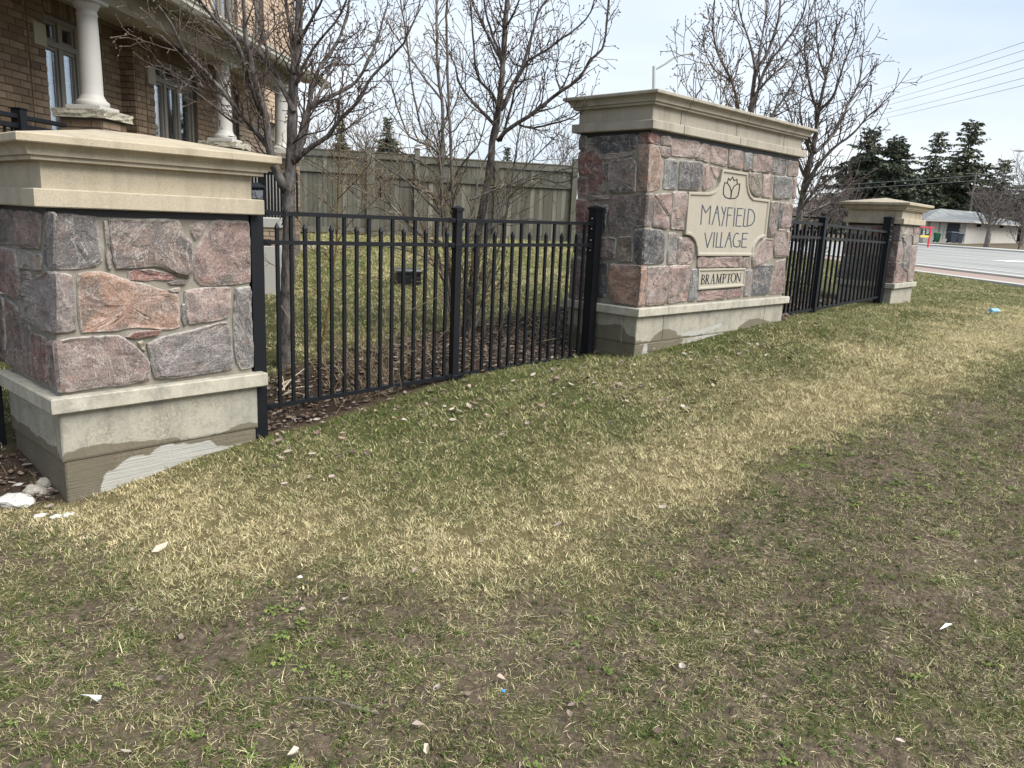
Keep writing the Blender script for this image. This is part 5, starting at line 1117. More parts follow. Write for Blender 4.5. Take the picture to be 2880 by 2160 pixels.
# ------------------------------------------------------------------ background beyond the garden fence
FART = dict(seg=.35, zig=.12, wob=.14, up=.08, den={1:.35, 2:.4}, spur=0, bs=1, bud=0, rmin=.012)
def spruce(label, base, H, R, seed, sparse=.3, col=(1,1,1,1), lean=0., nb=30, group=None):
    rg = random.Random(seed); base = Vector(base); mt = MB(); mn = MB(); tp = base+Vector((lean, 0, H))
    mt.tube([base+Vector((0,0,-.3)), base.lerp(tp, .5), tp], [H*.018, H*.010, H*.002], 6)
    for i in range(nb):
        h = .06+.93*(i/(nb-1))**.9; c = base.lerp(tp, h); full = R*(1-h)**.80*(1. if h < 1-sparse else .85)
        k = 7 if h < 1-sparse else 5
        for j in range(k):
            a = 6.283*(j+rg.random()*.7)/k+i*1.1; L = max(.12*R, full*rg.uniform(.55, 1.18)); dr = rg.uniform(-.55, .05)+.45*(h > .8)
            d = Vector((math.cos(a), math.sin(a), 0)); pts = [c+d*L*w+Vector((0,0,dr*L*w+(.22*L*max(0, w-.6)**1.5))) for w in (0,.35,.7,1.)]
            if L > .3: mt.tube(pts, [H*.0035, H*.0028, H*.002, H*.001], 3, False)
            n = max(3, int(L/(H*.020))); sz = H*.046*(1. if h < 1-sparse else .75)
            for q in range(n):
                w = (q+.6)/n; p = c+d*L*w+Vector((0,0,dr*L*w)); 
                for _ in range(6 if h < 1-sparse else 4):
                    e_ = (d*rg.uniform(.2, .9)+Vector((rg.uniform(-.9,.9), rg.uniform(-.9,.9), rg.uniform(-.75,.12)))).normalized(); s_ = sz*rg.uniform(.6,1.3); sd_ = e_.orthogonal().normalized(); sd_.rotate(Matrix.Rotation(rg.uniform(0,6.28), 3, e_)); sd_ *= s_*.24
                    mn.add([p, p+e_*s_*.5+sd_, p+e_*s_, p+e_*s_*.5-sd_], [(0,1,2,3)])
    o = thing('spruce_tree', label, 'spruce', base, group); mt.build('trunk', M['bark_dark'], o, False, False); x = mn.build('crown', M['needles'], o, False, False); x.color = col; return o
def top_z(u, v, y): return at_y(u, v, y).z
def sp(label, u, vt, vb, y, R, seed, **k):
    p = at_y(u, vb, y); zt = top_z(u, vt, y); return spruce(label, (p.x, y, min(p.z, 0.)), zt-min(p.z, 0.), R, seed, **k)
sp('dark dense spruce, left one of the close pair beyond the distant pillar', 2412, 362, 668, 118, 10.5, 1, sparse=.2, nb=34)
sp('broad blunt-topped spruce, right one of the close pair beyond the distant pillar', 2484, 385, 668, 114, 9., 2, sparse=.04, nb=34, col=(.95,.95,.9,1))
sp('sparse spruce with thin leaning top, between the close pair and the tallest spruce', 2582, 370, 668, 120, 8.5, 3, sparse=.42, lean=1.0, col=(1.15,1.1,1,1))
sp('tallest spruce with a ragged bent tip above the grey bungalow roof', 2666, 340, 668, 122, 10.5, 4, sparse=.35, lean=1.2, nb=34, col=(1.1,1.05,.95,1))
sp('grey half-bare spruce behind the tree in front of the bungalow', 2792, 450, 668, 122, 8.5, 5, sparse=.45, col=(1.7,1.55,1.5,1))
sp('spruce at the right edge of the photo, behind bare trees', 2895, 440, 668, 112, 6.5, 6, sparse=.3, col=(1.7,1.6,1.6,1))
sp('small spruce showing above the gate of the wooden fence', 1088, 332, 560, 44, 1.5, 7, sparse=.2, col=(1.1,1.1,1.2,1))
sp('small dark spruce above the left part of the wooden fence', 960, 350, 560, 42, 1.4, 8, sparse=.2, col=(1.2,1.15,1.2,1))
sp('small spruce top behind the shrub stems above the wooden fence', 1240, 405, 570, 46, 1.4, 9, sparse=.2, col=(1.2,1.2,1.3,1))
sp('small loose spruce top right of the leaning trunk, above the wooden fence', 1420, 415, 590, 46, 1.2, 10, sparse=.4, col=(1.3,1.3,1.4,1))
for i, (u, vt, y, lab) in enumerate([(900, 350, 40, 'pinkish bare tree above the left end of the wooden fence'), (1030, 335, 46, 'pinkish bare tree left of the small spruce above the gate'), (1215, 330, 48, 'pale bare tree behind the shrub stems, beyond the wooden fence'), (1575, 380, 44, 'pale wispy bare tree just left of the sign wall, beyond the wooden fence')]):
    b = gp(u, y); b.z = .1; H = at_y(u, vt, y).z-b.z
    free_tree('bare_tree', lab, 'tree', b, H, 1.3, 80+i, 9, .05, FART, 'twig_pink', 'twig_pink', tl=(.5,1.2), den=3.2)
for i, (u, vt, y, H_, lab) in enumerate([(2320, 520, 50, 0, 'brownish bare thicket behind the narrow fence, left of the distant pillar'), (2385, 540, 56, 0, 'pale bare bush just left of the distant pillar cap'), (2275, 545, 48, 0, 'bare thicket low beside the right edge of the sign wall')]):
    b = gp(u, y); b.z = -.5; free_tree('bare_bush', lab, 'bush', b, at_y(u, vt, y).z-b.z, 1.6, 90+i, 10, .05, FART, 'twig_pink', 'twig_pink', tl=(.5,1.3), den=3.5, low=.05)

# ------------------------------------------------------------------ across the road: bungalow, bins, sign, trees, poles, wires
FR = dict(seg=.5, zig=.12, wob=.15, up=.05, den={1:.4, 2:.45}, spur=0, bs=1, bud=0, rmin=.016)
yA, yB, yC = 92., 92., 100.
G = lambda u, v, y: at_y(u, v, y)
A_ = G(2596, 675, yA); B_ = G(2713, 676, yB); C_ = G(2857, 684, yC); bz = -.45
bung = thing('bungalow', 'low pale brick bungalow with grey hip roof across the road', 'house', (B_.x, B_.y, bz))
plain('pale_brick', (.46,.435,.39), .9, .2, var=.1, scale=1.5)
t = NT('shingles'); c = t.mix(t.noise(1.2, 5), (.13,.135,.135), (.21,.215,.212)); c = t.mix(t.ramp(t.noise(.8, 4, .6, t.n('ShaderNodeMapping', {'Vector': t.p(), 'Rotation': (0,0,.7), 'Scale': (.25, 2.2, 1)}).outputs[0]), (.5, 0.), (.6, .6)), c, (.30,.305,.30)); M['shingles'] = t.fin(c, .9, .2)
ez = G(2650, 621, yA).z; back = Vector((3., 14., 0)); ev = lambda p, z: Vector((p.x, p.y, z))
loop = [A_, B_, C_, C_+back, A_+Vector((1,14,0))]
mb = MB(); mb.prism([ev(p, ez) for p in loop], [ev(p, bz-1) for p in loop]); mb.build('wall', M['pale_brick'], bung)
oh = [A_+Vector((-.7,-.8,0)), B_+Vector((.2,-.9,0)), C_+Vector((1.2,-.5,0)), C_+back+Vector((.8,.8,0)), A_+Vector((.2,15,0))]
rz_ = G(2650, 587, 97).z; r1 = G(2644, 588, 97); r2 = G(2752, 586, 103); r1.z = r2.z = rz_
mb = MB(); e0 = ez+.02; mb.add([ev(p, e0) for p in oh]+[ev(p, e0-.18) for p in oh]+[r1, r2], [(0,1,11,10),(1,2,11),(2,3,11),(3,4,10,11),(4,0,10),(0,5,6,1),(1,6,7,2),(2,7,8,3),(3,8,9,4),(4,9,5,0),(9,8,7,6,5)])
mb.build('roof', M['shingles'], bung)
mb = MB(); 
for a, b in ((0,1),(1,2)): quadbar(mb, ev(oh[a], e0-.05), ev(oh[b], e0-.05), .14, .16, Vector((oh[b]-oh[a]).cross(Vector((0,0,1)))))
mb.build('gutter', M['white_paint'], bung)
FA = Frame(A_.x, A_.y, math.atan2(B_.y-A_.y, B_.x-A_.x)); FC = Frame(B_.x, B_.y, math.atan2(C_.y-B_.y, C_.x-B_.x))
def bb(name, fr, q0, q1, off, m, th=.12):
    (a, z0), (b, z1) = fr.front(*q0, 0), fr.front(*q1, 0); mb = MB(); mb.bbox(fr, min(a,b), max(a,b), -off, th-off, min(z0,z1), max(z0,z1), .01); return mb.build(name, m, bung)
Z6 = lambda a, b: (2560+a*.252, 540+b*.252)
plain('garage_dark', (.030,.033,.045), .6, .3, var=.2); plain('bin_navy', (.040,.047,.065), .5, .3); plain('bin_green', (.018,.10,.05), .5, .3); plain('sign_red', (.62,.055,.075), .5, .3); plain('sign_yellow', (.72,.56,.14), .6, .2); plain('sign_dark', (.03,.035,.04), .6, .2); plain('brown_roof', (.16,.12,.095), .9, .1); plain('steel_grey', (.48,.49,.49), .45, .4, .3)
gd = bb('garage_door', FA, Z6(392,520), Z6(558,352), .03, M['garage_dark']); bb('door_frame', FA, Z6(365,522), Z6(388,345), .06, M['white_paint']); bb('door_frame', FA, Z6(562,535), Z6(572,345), .05, M['white_paint'])
bb('garage_recess', FA, Z6(296,520), Z6(345,332), .02, M['frame_taupe']); bb('window', FA, Z6(190,385), Z6(230,332), .05, M['frame_taupe'])
for k in range(1, 4):
    a0 = FA.front(*Z6(395,430), 0)[0]; a1 = FA.front(*Z6(556,430), 0)[0]; z0 = FA.front(*Z6(470,520), 0)[1]; z1 = FA.front(*Z6(470,352), 0)[1]; m_ = MB(); zz_ = z0+(z1-z0)*k/4; m_.bbox(FA, a0, a1, -.045, -.028, zz_-.03, zz_+.03); m_.build('panel_joint', M['sign_dark'], gd)
for q0, q1 in ((Z6(728,390), Z6(788,348)), (Z6(985,400), Z6(1040,355))):
    w_ = bb('window', FC, q0, q1, .06, M['dark_room']); (a, z0), (b, z1) = FC.front(*q0, 0), FC.front(*q1, 0)
    m_ = MB()
    for p_, q_, r_, s_ in ((a-.08, b+.08, z1, z1+.1), (a-.08, b+.08, z0-.1, z0), (a-.1, a, z0, z1), (b, b+.1, z0, z1)): m_.bbox(FC, p_, q_, -.09, .02, r_, s_)
    m_.build('frame', M['white_paint'], w_)
mb = MB(); p0 = FA.P(FA.front(*Z6(655,338), .2)[0], -.6, ez-.1); p1 = FA.P(FA.front(*Z6(625,370), .2)[0], -.25, ez-.55); p2 = FA.P(FA.front(*Z6(600,540), .2)[0], -.2, bz+.1)
mb.tube([p0, p0.lerp(p1, .6), p1, p2], .09, 6); mb.build('downspout', M['white_paint'], bung)
def bin_(label, u, y, W_, H_, m):
    p = G(u, 675, y); z = -.5; o = thing('wheelie_bin', label, 'bin', (p.x, y, z), 'waste bins by the garage'); fr = Frame(p.x, y, .1); b = W_/2
    sq = lambda k: [(-b*k,-b*k),(b*k,-b*k),(b*k,b*k),(-b*k,b*k)]
    m_ = MB(); m_.rings(fr, [sq(.76), sq(.98), sq(1.), sq(1.06), sq(1.06)], [z+.06, z+H_*.82, z+H_*.84, z+H_*.85, z+H_*.9]); m_.build('body', m, o)
    m_ = MB(); m_.rings(fr, [sq(1.1), sq(1.12), sq(1.0), sq(.6)], [z+H_*.9+.002, z+H_*.93, z+H_*.98, z+H_]); m_.build('lid', m, o)
    for s_ in (-1, 1): m_ = MB(); c = fr.P(s_*b*.8, b*.7, z+.12); m_.tube([c-fr.ex*.04, c+fr.ex*.04], .12, 10); m_.build('wheel', M['black_metal'], o)
bin_('green waste bin left of the dark garage door', 2634, 90., .55, .98*1.1, M['bin_green']); bin_('wider dark blue waste bin in front of the garage door', 2677, 89., .85, 1.25, M['bin_navy']); bin_('narrower dark blue waste bin right of the wider one', 2696, 89.4, .66, 1.15, M['bin_navy'])
# for-sale sign
ys = 74.; k = ys/2183*1.0; sg = thing('for_sale_sign', 'red for-sale post with hanging dark board by the far pavement', 'sign', (G(2612, 680, ys).x, ys, -.75)); fr = Frame(G(2612, 680, ys).x, ys, .12)
m_ = MB(); zt = G(2612, 638, ys).z; m_.bbox(fr, -.06, .06, -.06, .06, -1.2, zt+.03, .01); m_.build('post', M['sign_red'], sg); m_ = MB(); m_.bbox(fr, -30*k, .34, -.05, .05, zt-.12, zt, .01); m_.build('arm', M['sign_red'], sg)
z1 = G(2600, 641, ys).z; z0 = G(2600, 668, ys).z; m_ = MB(); m_.bbox(fr, -27*k, -2.5*k, -.035, .03, z0+(z1-z0)*.24, z1, .004); bd = m_.build('board', M['sign_dark'], sg)
m_ = MB(); m_.bbox(fr, -27*k, -2.5*k, -.035, .03, z0, z0+(z1-z0)*.24-.003, .004); m_.build('board_foot', M['sign_yellow'], sg)
def stick(fr, x, z, s, txt, off, th):
    G_ = {'F':[((0,0),(0,1)),((0,1),(.6,1)),((0,.5),(.5,.5))],'O':[((0,0),(0,1)),((0,1),(.6,1)),((.6,1),(.6,0)),((.6,0),(0,0))],'R':[((0,0),(0,1)),((0,1),(.6,1)),((.6,1),(.6,.5)),((.6,.5),(0,.5)),((.2,.5),(.6,0))],'S':[((.6,1),(0,1)),((0,1),(0,.5)),((0,.5),(.6,.5)),((.6,.5),(.6,0)),((.6,0),(0,0))],'A':[((0,0),(.3,1)),((.3,1),(.6,0)),((.12,.4),(.48,.4))],'L':[((0,1),(0,0)),((0,0),(.6,0))],'E':[((0,0),(0,1)),((0,1),(.6,1)),((0,.5),(.5,.5)),((0,0),(.6,0))]}
    m_ = MB()
    for ch in txt:
        for i, (a, b) in enumerate(G_.get(ch, [])): quadbar(m_, fr.P(x+a[0]*s*.8, -off-i*.0008, z+a[1]*s), fr.P(x+b[0]*s*.8, -off-i*.0008, z+b[1]*s), .006, th, fr.ey)
        x += s*.8
    return m_
stick(fr, -24*k, z1-.17, .115, 'FOR SALE', .038, .022).build('lettering', M['white_paint'], bd)
m_ = MB(); zc = z0+(z1-z0)*.55; m_.add([fr.P(-19*k+.09*math.cos(a), -.037, zc+.04+.12*math.sin(a)) for a in np.linspace(0, 6.28, 14)[:-1]]+[], [tuple(range(13))]); m_.bbox(fr, -22*k, -16*k, -.037, -.034, z0+(z1-z0)*.28, zc-.11)
m_.build('portrait_panel', M['pavement'], bd)
stick(fr, -11.5*k, zc+.02, .12, 'SO', .038, .05); m_ = MB()
for q in range(3): m_.bbox(fr, -12*k, -5*k+q*.02, -.038, -.034, zc-.12+q*.11, zc-.06+q*.11)
m_.build('print_block', M['white_paint'], bd)
free_tree('bare_tree', 'rounded bare tree with short trunk in front of the bungalow', 'tree', Vector((G(2775, 685, 76).x, 76, -.9)), 5.6, 3.3, 101, 16, .30, FR, 'bark_grey', 'twig_pink', tl=(.6,1.6), den=4.5, low=.30)
free_tree('bare_tree', 'tall bare tree at the right edge of the photo, right of the bungalow', 'tree', Vector((G(2875, 680, 92).x, 92, -.5)), 10., 4., 102, 12, .22, FR, 'twig_pink', 'twig_pink', tl=(.8,2.), den=4., low=.15)
free_tree('bare_bush', 'reddish bare bush at the right end of the bungalow', 'bush', Vector((G(2866, 690, 78).x, 78, -.8)), 4.2, 1.8, 103, 12, .10, FR, 'twig_pink', 'twig_pink', tl=(.6,1.4), den=4., low=.05)
# brown roofs far behind
for lab, u0, u1, vt, ve, y in (('far house with brown roof behind the tallest spruce', 2640, 2770, 536, 600, 150.), ('far brown-roofed house left of the distant pillar', 2280, 2450, 552, 590, 150.)):
    a = G(u0, ve, y); b = G(u1, ve, y); zt = G((u0+u1)/2, vt, y).z; o = thing('far_house', lab, 'house', ((a.x+b.x)/2, y, -.3)); mb = MB()
    mb.prism([Vector((a.x,y,a.z)), Vector((b.x,y,a.z)), Vector((b.x,y+10,a.z)), Vector((a.x,y+10,a.z))], [Vector((a.x,y,-2)), Vector((b.x,y,-2)), Vector((b.x,y+10,-2)), Vector((a.x,y+10,-2))]); mb.build('wall', M['frame_taupe'], o)
    mb = MB(); e_ = a.z+.01; mb.add([(a.x-.5,y-.5,e_),(b.x+.5,y-.5,e_),(b.x+.5,y+10.5,e_),(a.x-.5,y+10.5,e_),(a.x+3,y+5,zt),(b.x-3,y+5,zt)], [(0,1,5,4),(1,2,5),(2,3,4,5),(3,0,4),(3,2,1,0)]); mb.build('roof', M['brown_roof'], o)
# street lamps
def lamp(label, u, vtop, vbase, y, arm_px, head_px, r):
    pb = G(u, vbase, y); pt = G(u, vtop, y); o = thing('street_lamp', label, 'street lamp', (pb.x, y, -1.2)); mb = MB(); mb.tube([(pb.x, y, -1.4), (pt.x, y, pt.z)], [r*1.5, r], 10); mb.build('pole', M['steel_grey'], o)
    pts = [G(a, b, y) for a, b in arm_px]; mb = MB(); mb.tube(smooth_path(pts, .2, 0, random.Random(1)), r*.55, 8); mb.build('arm', M['steel_grey'], o)
    h0, h1 = G(*head_px[0], y), G(*head_px[1], y); d = (h1-h0).normalized(); mb = MB(); mb.tube([h0, h0+d*.1, h0.lerp(h1, .5), h1], [r*.5, r*.9, r*1.5, r*.5], 8); mb.build('lamp_head', M['steel_grey'], o)
lamp('tall grey street lamp with curved arm rising behind the sign wall', 1840, 186, 640, 45., [(1841,196),(1870,180),(1900,160),(1930,152),(1945,151)], [(1938,151),(1956,153)], .10)
lamp('street lamp head reaching in at the right edge of the photo', 2960, 418, 690, 62., [(2958,424),(2930,420),(2900,421),(2880,422)], [(2886,422),(2852,423)], .11)
# utility pole and wires
pu = G(2716, 668, 105.); po = thing('utility_pole', 'thin wooden utility pole beside the tallest spruce', 'utility pole', (pu.x, 105., -.3)); mb = MB(); zt = G(2713, 482, 105.).z; mb.tube([(pu.x, 105., -1.), (pu.x, 105., zt)], [.16, .11], 8); mb.build('pole', M['bark_grey'], po)
mb = MB(); mb.box((pu.x, 105., zt-.25), (2.6,0,0), (0,.12,0), (0,0,.12)); mb.build('crossarm', M['bark_grey'], po)
plain('wire_grey', (.20,.20,.21), .6, .3)
Zw = lambda a, b: (1750+a*.5108, b*.5108)
WIRES = [((1430,490),(2212,235),'topmost'),((1400,530),(2212,280),'second'),((1420,565),(2212,330),'third'),((1380,600),(2212,375),'fourth'),((1380,640),(2212,430),'fifth'),((1360,670),(2212,470),'sixth')]
for (a, b, nm) in WIRES:
    (u0, v0), (u1, v1) = Zw(*a), Zw(*b); du, dv = u1-u0, v1-v0; p = G(u0-du*.35, v0-dv*.30, 75.); q = G(u1+du*.8, v1+dv*.85, 22.); mb = MB()
    mb.tube([p.lerp(q, w)-Vector((0,0,.25*4*w*(1-w)*.5)) for w in np.linspace(0,1,24)], .0085, 5); tag(mb.build('overhead_wire', M['wire_grey'], None, True), f'{nm} overhead wire from the top in the bundle crossing the right sky', 'wire', 'overhead wires at the upper right')
for (a, b, nm) in [((1100,1020),(2212,940),'upper'),((1090,1045),(2212,968),'lower')]:
    (u0, v0), (u1, v1) = Zw(*a), Zw(*b); du, dv = u1-u0, v1-v0; p = G(u0-du*.1, v0-dv*.1, 66.); q = G(u1+du*.3, v1+dv*.3, 58.); mb = MB()
    mb.tube([p.lerp(q, w)-Vector((0,0,.3*4*w*(1-w)*.35)) for w in np.linspace(0,1,24)], .014, 5); tag(mb.build('overhead_wire', M['wire_grey'], None, True), f'{nm} low wire passing in front of the spruces', 'wire', 'low wires in front of the spruces')
# ------------------------------------------------------------------ grass, clover and litter
t = NT('blades'); tint = t.attr('tint', 'INSTANCER', 'Vector'); sx = t.n('ShaderNodeSeparateXYZ', {0: tint}); rb = t.attr('rnd'); tipf = t.attr('tip')
green = t.mix(sx.outputs[2], (.050,.082,.018), (.155,.195,.050)); green = t.mix(t.math('MULTIPLY', tipf, .35), green, (.17,.17,.065))
straw = t.mix(t.math('FRACT', t.math('MULTIPLY', rb, 7.31)), (.27,.205,.095), (.80,.70,.42))
isst = t.math('LESS_THAN', rb, sx.outputs[0]); c = t.mix(isst, green, straw)
c = t.mix(1., c, t.n('ShaderNodeCombineXYZ', {0: sx.outputs[1], 1: sx.outputs[1], 2: sx.outputs[1]}).outputs[0], 'MULTIPLY'); t.b.inputs['Subsurface Weight'].default_value = 0
M['blades'] = t.fin(c, .75, .2)
t = NT('clover_leaf'); c = t.mix(t.attr('rnd'), (.10,.15,.028), (.24,.30,.075)); tn = t.n('ShaderNodeSeparateXYZ', {0: t.attr('tint', 'INSTANCER', 'Vector')}).outputs[1]; c = t.mix(1., c, t.n('ShaderNodeCombineXYZ', {0: tn, 1: tn, 2: tn}).outputs[0], 'MULTIPLY'); M['clover_leaf'] = t.fin(c, .7, .25)
def blade(mb, at, p, d, L, w, bend, rnd, nseg=3):
    d = Vector(d).normalized(); s_ = d.cross(Vector((0,0,1))); s_ = s_.normalized() if s_.length > 1e-3 else Vector((1,0,0)); k0 = len(mb.v); q = Vector(p)
    for i in range(nseg+1):
        w_ = w*(1-(i/nseg)**1.6*.92)
        for sg in (-1, 1): mb.v.append(tuple(q+s_*sg*w_/2)); at['rnd'].append(rnd); at['tip'].append(i/nseg)
        d = (d+bend).normalized(); q = q+d*(L/nseg)
    for i in range(nseg): mb.f.append((k0+2*i, k0+2*i+1, k0+2*i+3, k0+2*i+2))
proto = bpy.data.collections.new('tuft_shapes'); plist = []
def finish(mb, at, name, m):
    mb.at = at; me = bpy.data.meshes.new(name); me.from_pydata(mb.v, [], mb.f); me.update()
    for k in at: a = me.attributes.new(k, 'FLOAT', 'POINT'); a.data.foreach_set('value', at[k])
    me.materials.append(m); o = bpy.data.objects.new('%02d_%s' % (len(plist), name), me); proto.objects.link(o); plist.append(o)
rg = random.Random(77)
for v in range(4):                                        # upright lawn tufts
    mb = MB(); at = {'rnd': [], 'tip': []}
    for i in range(24):
        a = rg.uniform(0, 6.28); r = .042*math.sqrt(rg.random()); d = Vector((math.cos(a)*rg.uniform(.1,.9), math.sin(a)*rg.uniform(.1,.9), 1.)); b = Vector((rg.uniform(-.4,.4), rg.uniform(-.4,.4), -rg.uniform(.05,.45)))
        blade(mb, at, (r*math.cos(a*1.7), r*math.sin(a*1.7), -.006), d, rg.uniform(.018,.046), rg.uniform(.0020,.0036), b, rg.random())
    finish(mb, at, 'lawn_tuft', M['blades'])
for v in range(3):                                        # flattened dead grass
    mb = MB(); at = {'rnd': [], 'tip': []}
    for i in range(20):
        a = rg.uniform(0, 6.28); d = Vector((math.cos(a), math.sin(a), rg.uniform(.05,.6))); b = Vector((rg.uniform(-.6,.6), rg.uniform(-.6,.6), -rg.uniform(.1,.35)))
        blade(mb, at, (rg.uniform(-.05,.05), rg.uniform(-.05,.05), .001), d, rg.uniform(.015,.055), rg.uniform(.0015,.0028), b, rg.random())
    finish(mb, at, 'thatch_tuft', M['blades'])
for v in range(2):                                        # coarse spreading tuft
    mb = MB(); at = {'rnd': [], 'tip': []}
    for i in range(30):
        a = rg.uniform(0, 6.28); d = Vector((math.cos(a)*rg.uniform(.2,1.3), math.sin(a)*rg.uniform(.2,1.3), 1.)); b = Vector((rg.uniform(-.2,.2), rg.uniform(-.2,.2), -rg.uniform(.1,.5)))
        blade(mb, at, (rg.gauss(0,.018), rg.gauss(0,.018), -.004), d, rg.uniform(.03,.07), rg.uniform(.0018,.0034), b, rg.random(), 4)
    finish(mb, at, 'coarse_tuft', M['blades'])
for v in range(2):                                        # clover
    mb = MB(); at = {'rnd': [], 'tip': []}
    for i in range(9):
        a = rg.uniform(0, 6.28); r = rg.uniform(.0,.05); c = Vector((r*math.cos(a), r*math.sin(a), rg.uniform(.012,.028))); rn = rg.random(); k = rg.uniform(.0035,.0065)
        tl_ = Vector((rg.uniform(-.4,.4), rg.uniform(-.4,.4), 1)).normalized(); u_ = tl_.orthogonal().normalized(); w_ = tl_.cross(u_)
        for q in range(3):
            b = rg.uniform(0,.4)+q*2.094; cc = c+(u_*math.cos(b)+w_*math.sin(b))*k*.95; k0 = len(mb.v)
            for j in range(6): e_ = j*1.047; mb.v.append(tuple(cc+(u_*math.cos(e_)+w_*math.sin(e_))*k+tl_*(.0015 if j % 2 else -.001))); at['rnd'].append(rn); at['tip'].append(0.)
            mb.f.append(tuple(range(k0, k0+6)))
        k0 = len(mb.v); mb.v += [tuple(c+u_*.0008), tuple(c-u_*.0008), (c.x*.3, c.y*.3, -.004)]; at['rnd'] += [rn*.5]*3; at['tip'] += [0.]*3; mb.f.append((k0, k0+1, k0+2))
    finish(mb, at, 'clover_patch', M['clover_leaf'])
plain('soil_crumb', (.085, .062, .044), .95, .1, var=.5, scale=40)
for v in range(2):
    mb = MB(); at = {'rnd': [], 'tip': []}
    for i in range(9):
        c = Vector((rg.uniform(-.05,.05), rg.uniform(-.05,.05), .001)); k = rg.uniform(.002,.008); ax = [Vector((rg.uniform(.6,1.2)*k,0,0)), Vector((0,rg.uniform(.6,1.2)*k,0)), Vector((0,0,rg.uniform(.5,.9)*k))]
        mb.add([c+ax[0], c+ax[1], c-ax[0]*.8, c-ax[1]*.9, c+ax[2]+ax[0]*.3, c+ax[2]*.8-ax[0]*.3], [(0,1,4),(1,5,4),(1,2,5),(2,3,5),(3,4,5),(3,0,4)]); at['rnd'] += [0.]*6; at['tip'] += [0.]*6
    finish(mb, at, 'soil_crumbs', M['soil_crumb'])
# scatter points
nr = np.random.RandomState(12)
fw = np.array(FWD); rt = np.array(RGT); upv = np.array(UPV)
def inview(x, y, z, mu=520, mv=300):
    P_ = np.stack([x, y, z], -1); d = P_@fw; u = 1440+F*(P_@rt)/np.maximum(d, .05); v = 1080-F*(P_@upv)/np.maximum(d, .05)
    return (d > .3) & (u > -mu) & (u < 2880+mu) & (v < 2160+mv) & (v > 300)
def infoot(x, y):
    r = np.zeros(len(x), bool)
    for fr, w, d in ((PF, PW, PD), (QF, QW, QD), (MF, MW, MD)):
        dx = x-fr.o.x; dy = y-fr.o.y; s_ = dx*fr.ex.x+dy*fr.ex.y; t_ = dx*fr.ey.x+dy*fr.ey.y; r |= (s_ > -.012) & (s_ < w+.012) & (t_ > -.012) & (t_ < d+.012)
    return r
def scatter(x0, x1, y0, y1, dens):
    n = int((x1-x0)*(y1-y0)*dens); return nr.uniform(x0, x1, n), nr.uniform(y0, y1, n)
pts = []
def put(x, y, idx, scl, straw, bright, hue, flat=.18):
    n = len(x)
    if n == 0: return
    z = gzv(x, y); nearw = np.clip((14-np.hypot(x, y))/6, 0, 1); z = z+nearw*((fbm(x, y, 7, 1)-.5)*.035*(1-.6*lawnness(x, y)))
    ok = inview(x, y, z) & ~infoot(x, y)
    rot = np.stack([nr.normal(0, flat, n), nr.normal(0, flat, n), nr.uniform(0, 6.283, n)], -1)
    q = np.concatenate([np.stack([x, y, z], -1), rot, np.broadcast_to(scl, (n,))[:,None], np.broadcast_to(idx, (n,))[:,None].astype(float), np.stack([np.broadcast_to(straw, (n,)), np.broadcast_to(bright, (n,)), np.broadcast_to(hue, (n,))], -1)], 1)
    pts.append(q[ok])
def lawn_band(x0, x1, y0, y1, dens, sc):
    x, y = scatter(x0, x1, y0, y1, dens); L_ = lawnness(x, y); bh = behind(x, y); m = (~bh) & (nr.rand(len(x)) < L_) & (x < 15.3); x, y = x[m], y[m]; n = len(x)
    st = np.clip(.26+.70*strawness(x, y)+(fbm(x, y, 2.2, 6)-.5)*.55+(fbm(x, y, 9, 8)-.5)*.35-.25*np.exp(-np.abs(y-np.interp(x, FLX, FLY))/.35), .08, .97)
    put(x, y, nr.randint(0, 4, n), sc*nr.uniform(.75, 1.25, n), st, nr.uniform(.75, 1.15, n)*(.92+.16*fbm(x, y, 1.1, 3)), np.clip(nr.uniform(.1,.8,n)+.3*(fbm(x, y, 1.5, 14)-.5), 0, 1))
lawn_band(-5, 7, 2.6, 5, 1000, 1.); lawn_band(-5, 8, 5, 7, 800, 1.15); lawn_band(-5, 12, 7, 11, 560, 1.45); lawn_band(0, 15.4, 11, 18, 380, 1.8); lawn_band(3, 15.4, 18, 42, 130, 2.8)
# thin bare verge in the foreground
x, y = scatter(-6, 12, 1.25, 9, 950); m = lawnness(x, y) < .7; x, y = x[m], y[m]; n = len(x); dn = fbm(x, y, 2.6, 21)*.75+fbm(x, y, 9, 23)*.25; m = nr.rand(n) < np.clip((dn-.30)*3.6, .14, .95); x, y = x[m], y[m]; n = len(x)
put(x, y, nr.randint(4, 7, n), nr.uniform(.6,1.15,n), np.clip(.62+(fbm(x, y, 3, 24)-.5)*.8, .15, 1), nr.uniform(.40,.90,n), nr.uniform(.1,.8,n), .1)
x, y = scatter(-6, 12, 1.25, 9, 780); m = lawnness(x, y) < .75; x, y = x[m], y[m]; n = len(x); dn = fbm(x, y, 3.2, 31)*.7+fbm(x, y, 11, 33)*.3; m = nr.rand(n) < np.clip((dn-.38)*5, .08, .92); x, y = x[m], y[m]; n = len(x)
put(x, y, nr.randint(0, 4, n), nr.uniform(.6,1.1,n), np.clip(.25+(fbm(x, y, 4, 34)-.5)*.5, .05, .8), nr.uniform(.5,.95,n), nr.uniform(.3,1.,n), .3)
x, y = scatter(-5, 10, 1.25, 8, 26); m = lawnness(x, y) < .9; x, y = x[m], y[m]; n = len(x); put(x, y, nr.randint(7, 9, n), nr.uniform(.55,1.05,n), nr.uniform(.1,.85,n), nr.uniform(.75,1.15,n), nr.uniform(.3,1,n), .15)
